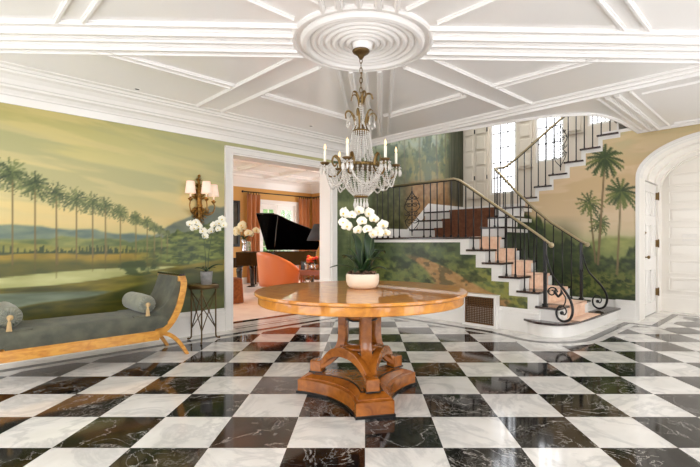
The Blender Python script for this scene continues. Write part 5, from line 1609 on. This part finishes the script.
# side table with things on it
TX, TY, TH = -1.10, 9.3, .63
sd = thing('side_table', 'reddish wooden side table with crossed gold stretcher behind the orange chair', 'side table', (TX, TY, .004), 0)
m = MB(); m.cbox(-.27, .40, -.22, .22, TH - .03, TH, .008); m.box(-.25, .37, -.19, .19, TH - .11, TH - .03); m.build('table_top', 'red_wood', sd)
for x in (-.22, .35):
    for y in (-.17, .17):
        m = MB(); m.lathe([(.012, 0), (.018, .02), (.014, .1), (.022, .3), (.026, TH - .1)], 10, x, y); m.build('leg', 'red_wood', sd)
m = MB()
for y in (-.17,): m.tube([(-.20, y, .50), (.02, y, .16)], .012); m.tube([(.02, y, .50), (-.20, y, .16)], .012); m.tube([(-.22, y, .5), (.05, y, .5)], .01)
m.build('crossed_stretcher', 'gilt', sd)
tz = TH + .005
lp = thing('table_lamp', 'table lamp with a black cone shade and gold base', 'lamp', (TX + .15, TY, tz))
m = MB(); m.lathe([(.0001, 0), (.09, 0), (.09, .02), (.05, .04), (.03, .08), (.07, .16), (.10, .26), (.09, .36), (.04, .46), (.02, .50), (.016, .62), (.0001, .62)], 24); m.build('lamp_base', 'gilt', lp)
m = MB(); m.lathe([(.285, .61), (.13, .96)], 36); m.f = m.f[:36]; m.fm = m.fm[:36]; m.sm = m.sm[:36]; m.build('lamp_shade', 'lamp_black', lp, solid=.004)
va = thing('flower_vase', 'small vase of red and orange flowers on the side table', 'flowers', (TX - .0, TY - .12, tz))
m = MB(); m.lathe([(.0001, 0), (.035, 0), (.05, .05), (.045, .1), (.035, .13), (.03, .13)], 18); m.build('vase', 'silver', va)
rn = random.Random(12)
for k in range(12):
    m = MB(); p = (rn.uniform(-.11, .11), rn.uniform(-.08, .08), rn.uniform(.16, .28)); m.tube([(0, 0, .1), p], .003, 5)
    m.cm = 1
    m.ball(p, .034, 9, 7); 
    for j in range(5): a = j * 1.256; m.ball((p[0] + .02 * math.cos(a), p[1] + .02 * math.sin(a), p[2]), .022, 7, 5)
    m.build('bloom', ['stem', 'bloom_red' if k % 2 else 'bloom_orange'], va)
bx_ = thing('silver_cup', 'silver cup standing beside the red flowers', 'cup', (TX - .12, TY - .15, tz))
m = MB(); m.lathe([(.0001, 0), (.035, 0), (.038, .01), (.042, .11), (.046, .13), (.04, .13), (.036, .02), (.0001, .02)], 20); m.build('bowl', 'silver', bx_)
m = MB(); m.tube(catmull([(.042, 0, .10), (.075, 0, .09), (.07, 0, .04), (.040, 0, .03)], 5), .005); m.build('handle', 'silver', bx_)
m = MB(); m.cbox(-.045, .045, -.03, .03, 0, .17, .006); m.box(-.035, .035, -.032, -.029, .015, .155)
tag(m.build('lidded_box', 'dark_wood', None, (TX - .21, TY - .04, tz)), 'upright dark box at the left end of the side table', 'box')
# lilies on the piano
lv_ = thing('flower_vase', 'glass vase of white lilies on the piano near its keyboard', 'flowers', (-2.99, 10.86, .985))
m = MB(); m.lathe([(.0001, 0), (.05, 0), (.055, .02), (.035, .1), (.04, .2), (.07, .30), (.064, .30), (.035, .2), (.03, .1), (.045, .03), (.0001, .02)], 20); m.build('vase', 'silver', lv_)
for k in range(11):
    p = (rn.uniform(-.24, .30), rn.uniform(-.16, .16), rn.uniform(.40, .74)); m = MB(); m.tube(catmull([(0, 0, .05), (p[0] * .3, p[1] * .3, .3), p], 4), .004, 5); m.build('flower_stem', 'stem', lv_)
    m = MB(); flower_mb(m, p, (p[0] * 1.5, -1, .1), .095, rn.uniform(-.5, .5)); m.build('lily', ['petal_cream', 'lip'], lv_, solid=.003)
for k in range(9):
    a = rn.uniform(0, 6.28); m = MB(); leaf_mb(m, (0, 0, .28), (.1 * math.cos(a), .1 * math.sin(a), .42), (.2 * math.cos(a), .2 * math.sin(a), .38), .025); m.build('leaf', 'leaf', lv_, solid=.003)
m = MB(); m.sheet(lambda i, j: (-.35 + .7 * i, -.5 + 1.0 * j, .012 + .004 * math.sin(i * 9) * math.sin(j * 7)), 12, 12)

# ------------------------------------------------------------------ light
w = bpy.data.worlds.new('daylight'); SC.world = w; w.use_nodes = True
bg = w.node_tree.nodes['Background']; bg.inputs['Color'].default_value = rgb(247, 248, 251); bg.inputs['Strength'].default_value = 6.4
def lamp(name, kind, loc, energy, col, size=.2, **k):
    l = bpy.data.lights.new(name, kind); l.energy = energy; l.color = rgb(*col)[:3]
    if kind == 'POINT': l.shadow_soft_size = size
    o = bpy.data.objects.new(name, l); COL.objects.link(o); o.location = loc
    return o
for (dx, dy, zt) in ((-.145, -.10, .085), (.02, -.20, .085), (.165, -.10, .065)):
    p = W(SU + dx, VA + dy, 1.70 + zt + .11); lamp('sconce_bulb', 'POINT', p, 0.5, (255, 196, 130), .02)
lamp('lamp_glow', 'POINT', (TX + .15, TY, tz + .75), 40, (255, 200, 140), .05)

# ------------------------------------------------------------------ camera
cam = bpy.data.cameras.new('camera'); co = bpy.data.objects.new('camera', cam); COL.objects.link(co)
co.location = (0, 0, CAMH); co.rotation_euler = (PI / 2, 0, 0)
cam.sensor_width = 36; cam.lens = FPX / 700 * 36; cam.shift_x = -15 / 700; cam.shift_y = 9.5 / 700; cam.clip_start = .05
SC.camera = co
SC.view_settings.view_transform = 'Standard'; SC.view_settings.look = 'None'; SC.view_settings.gamma = 1; SC.view_settings.use_curve_mapping = False
SC.view_settings.exposure = -0.1
cy = SC.cycles
cy.use_denoising = True
cy.max_bounces = 10; cy.diffuse_bounces = 5; cy.glossy_bounces = 5; cy.transmission_bounces = 8; cy.transparent_max_bounces = 8
cy.caustics_reflective = False; cy.caustics_refractive = False
cy.sample_clamp_indirect = 8
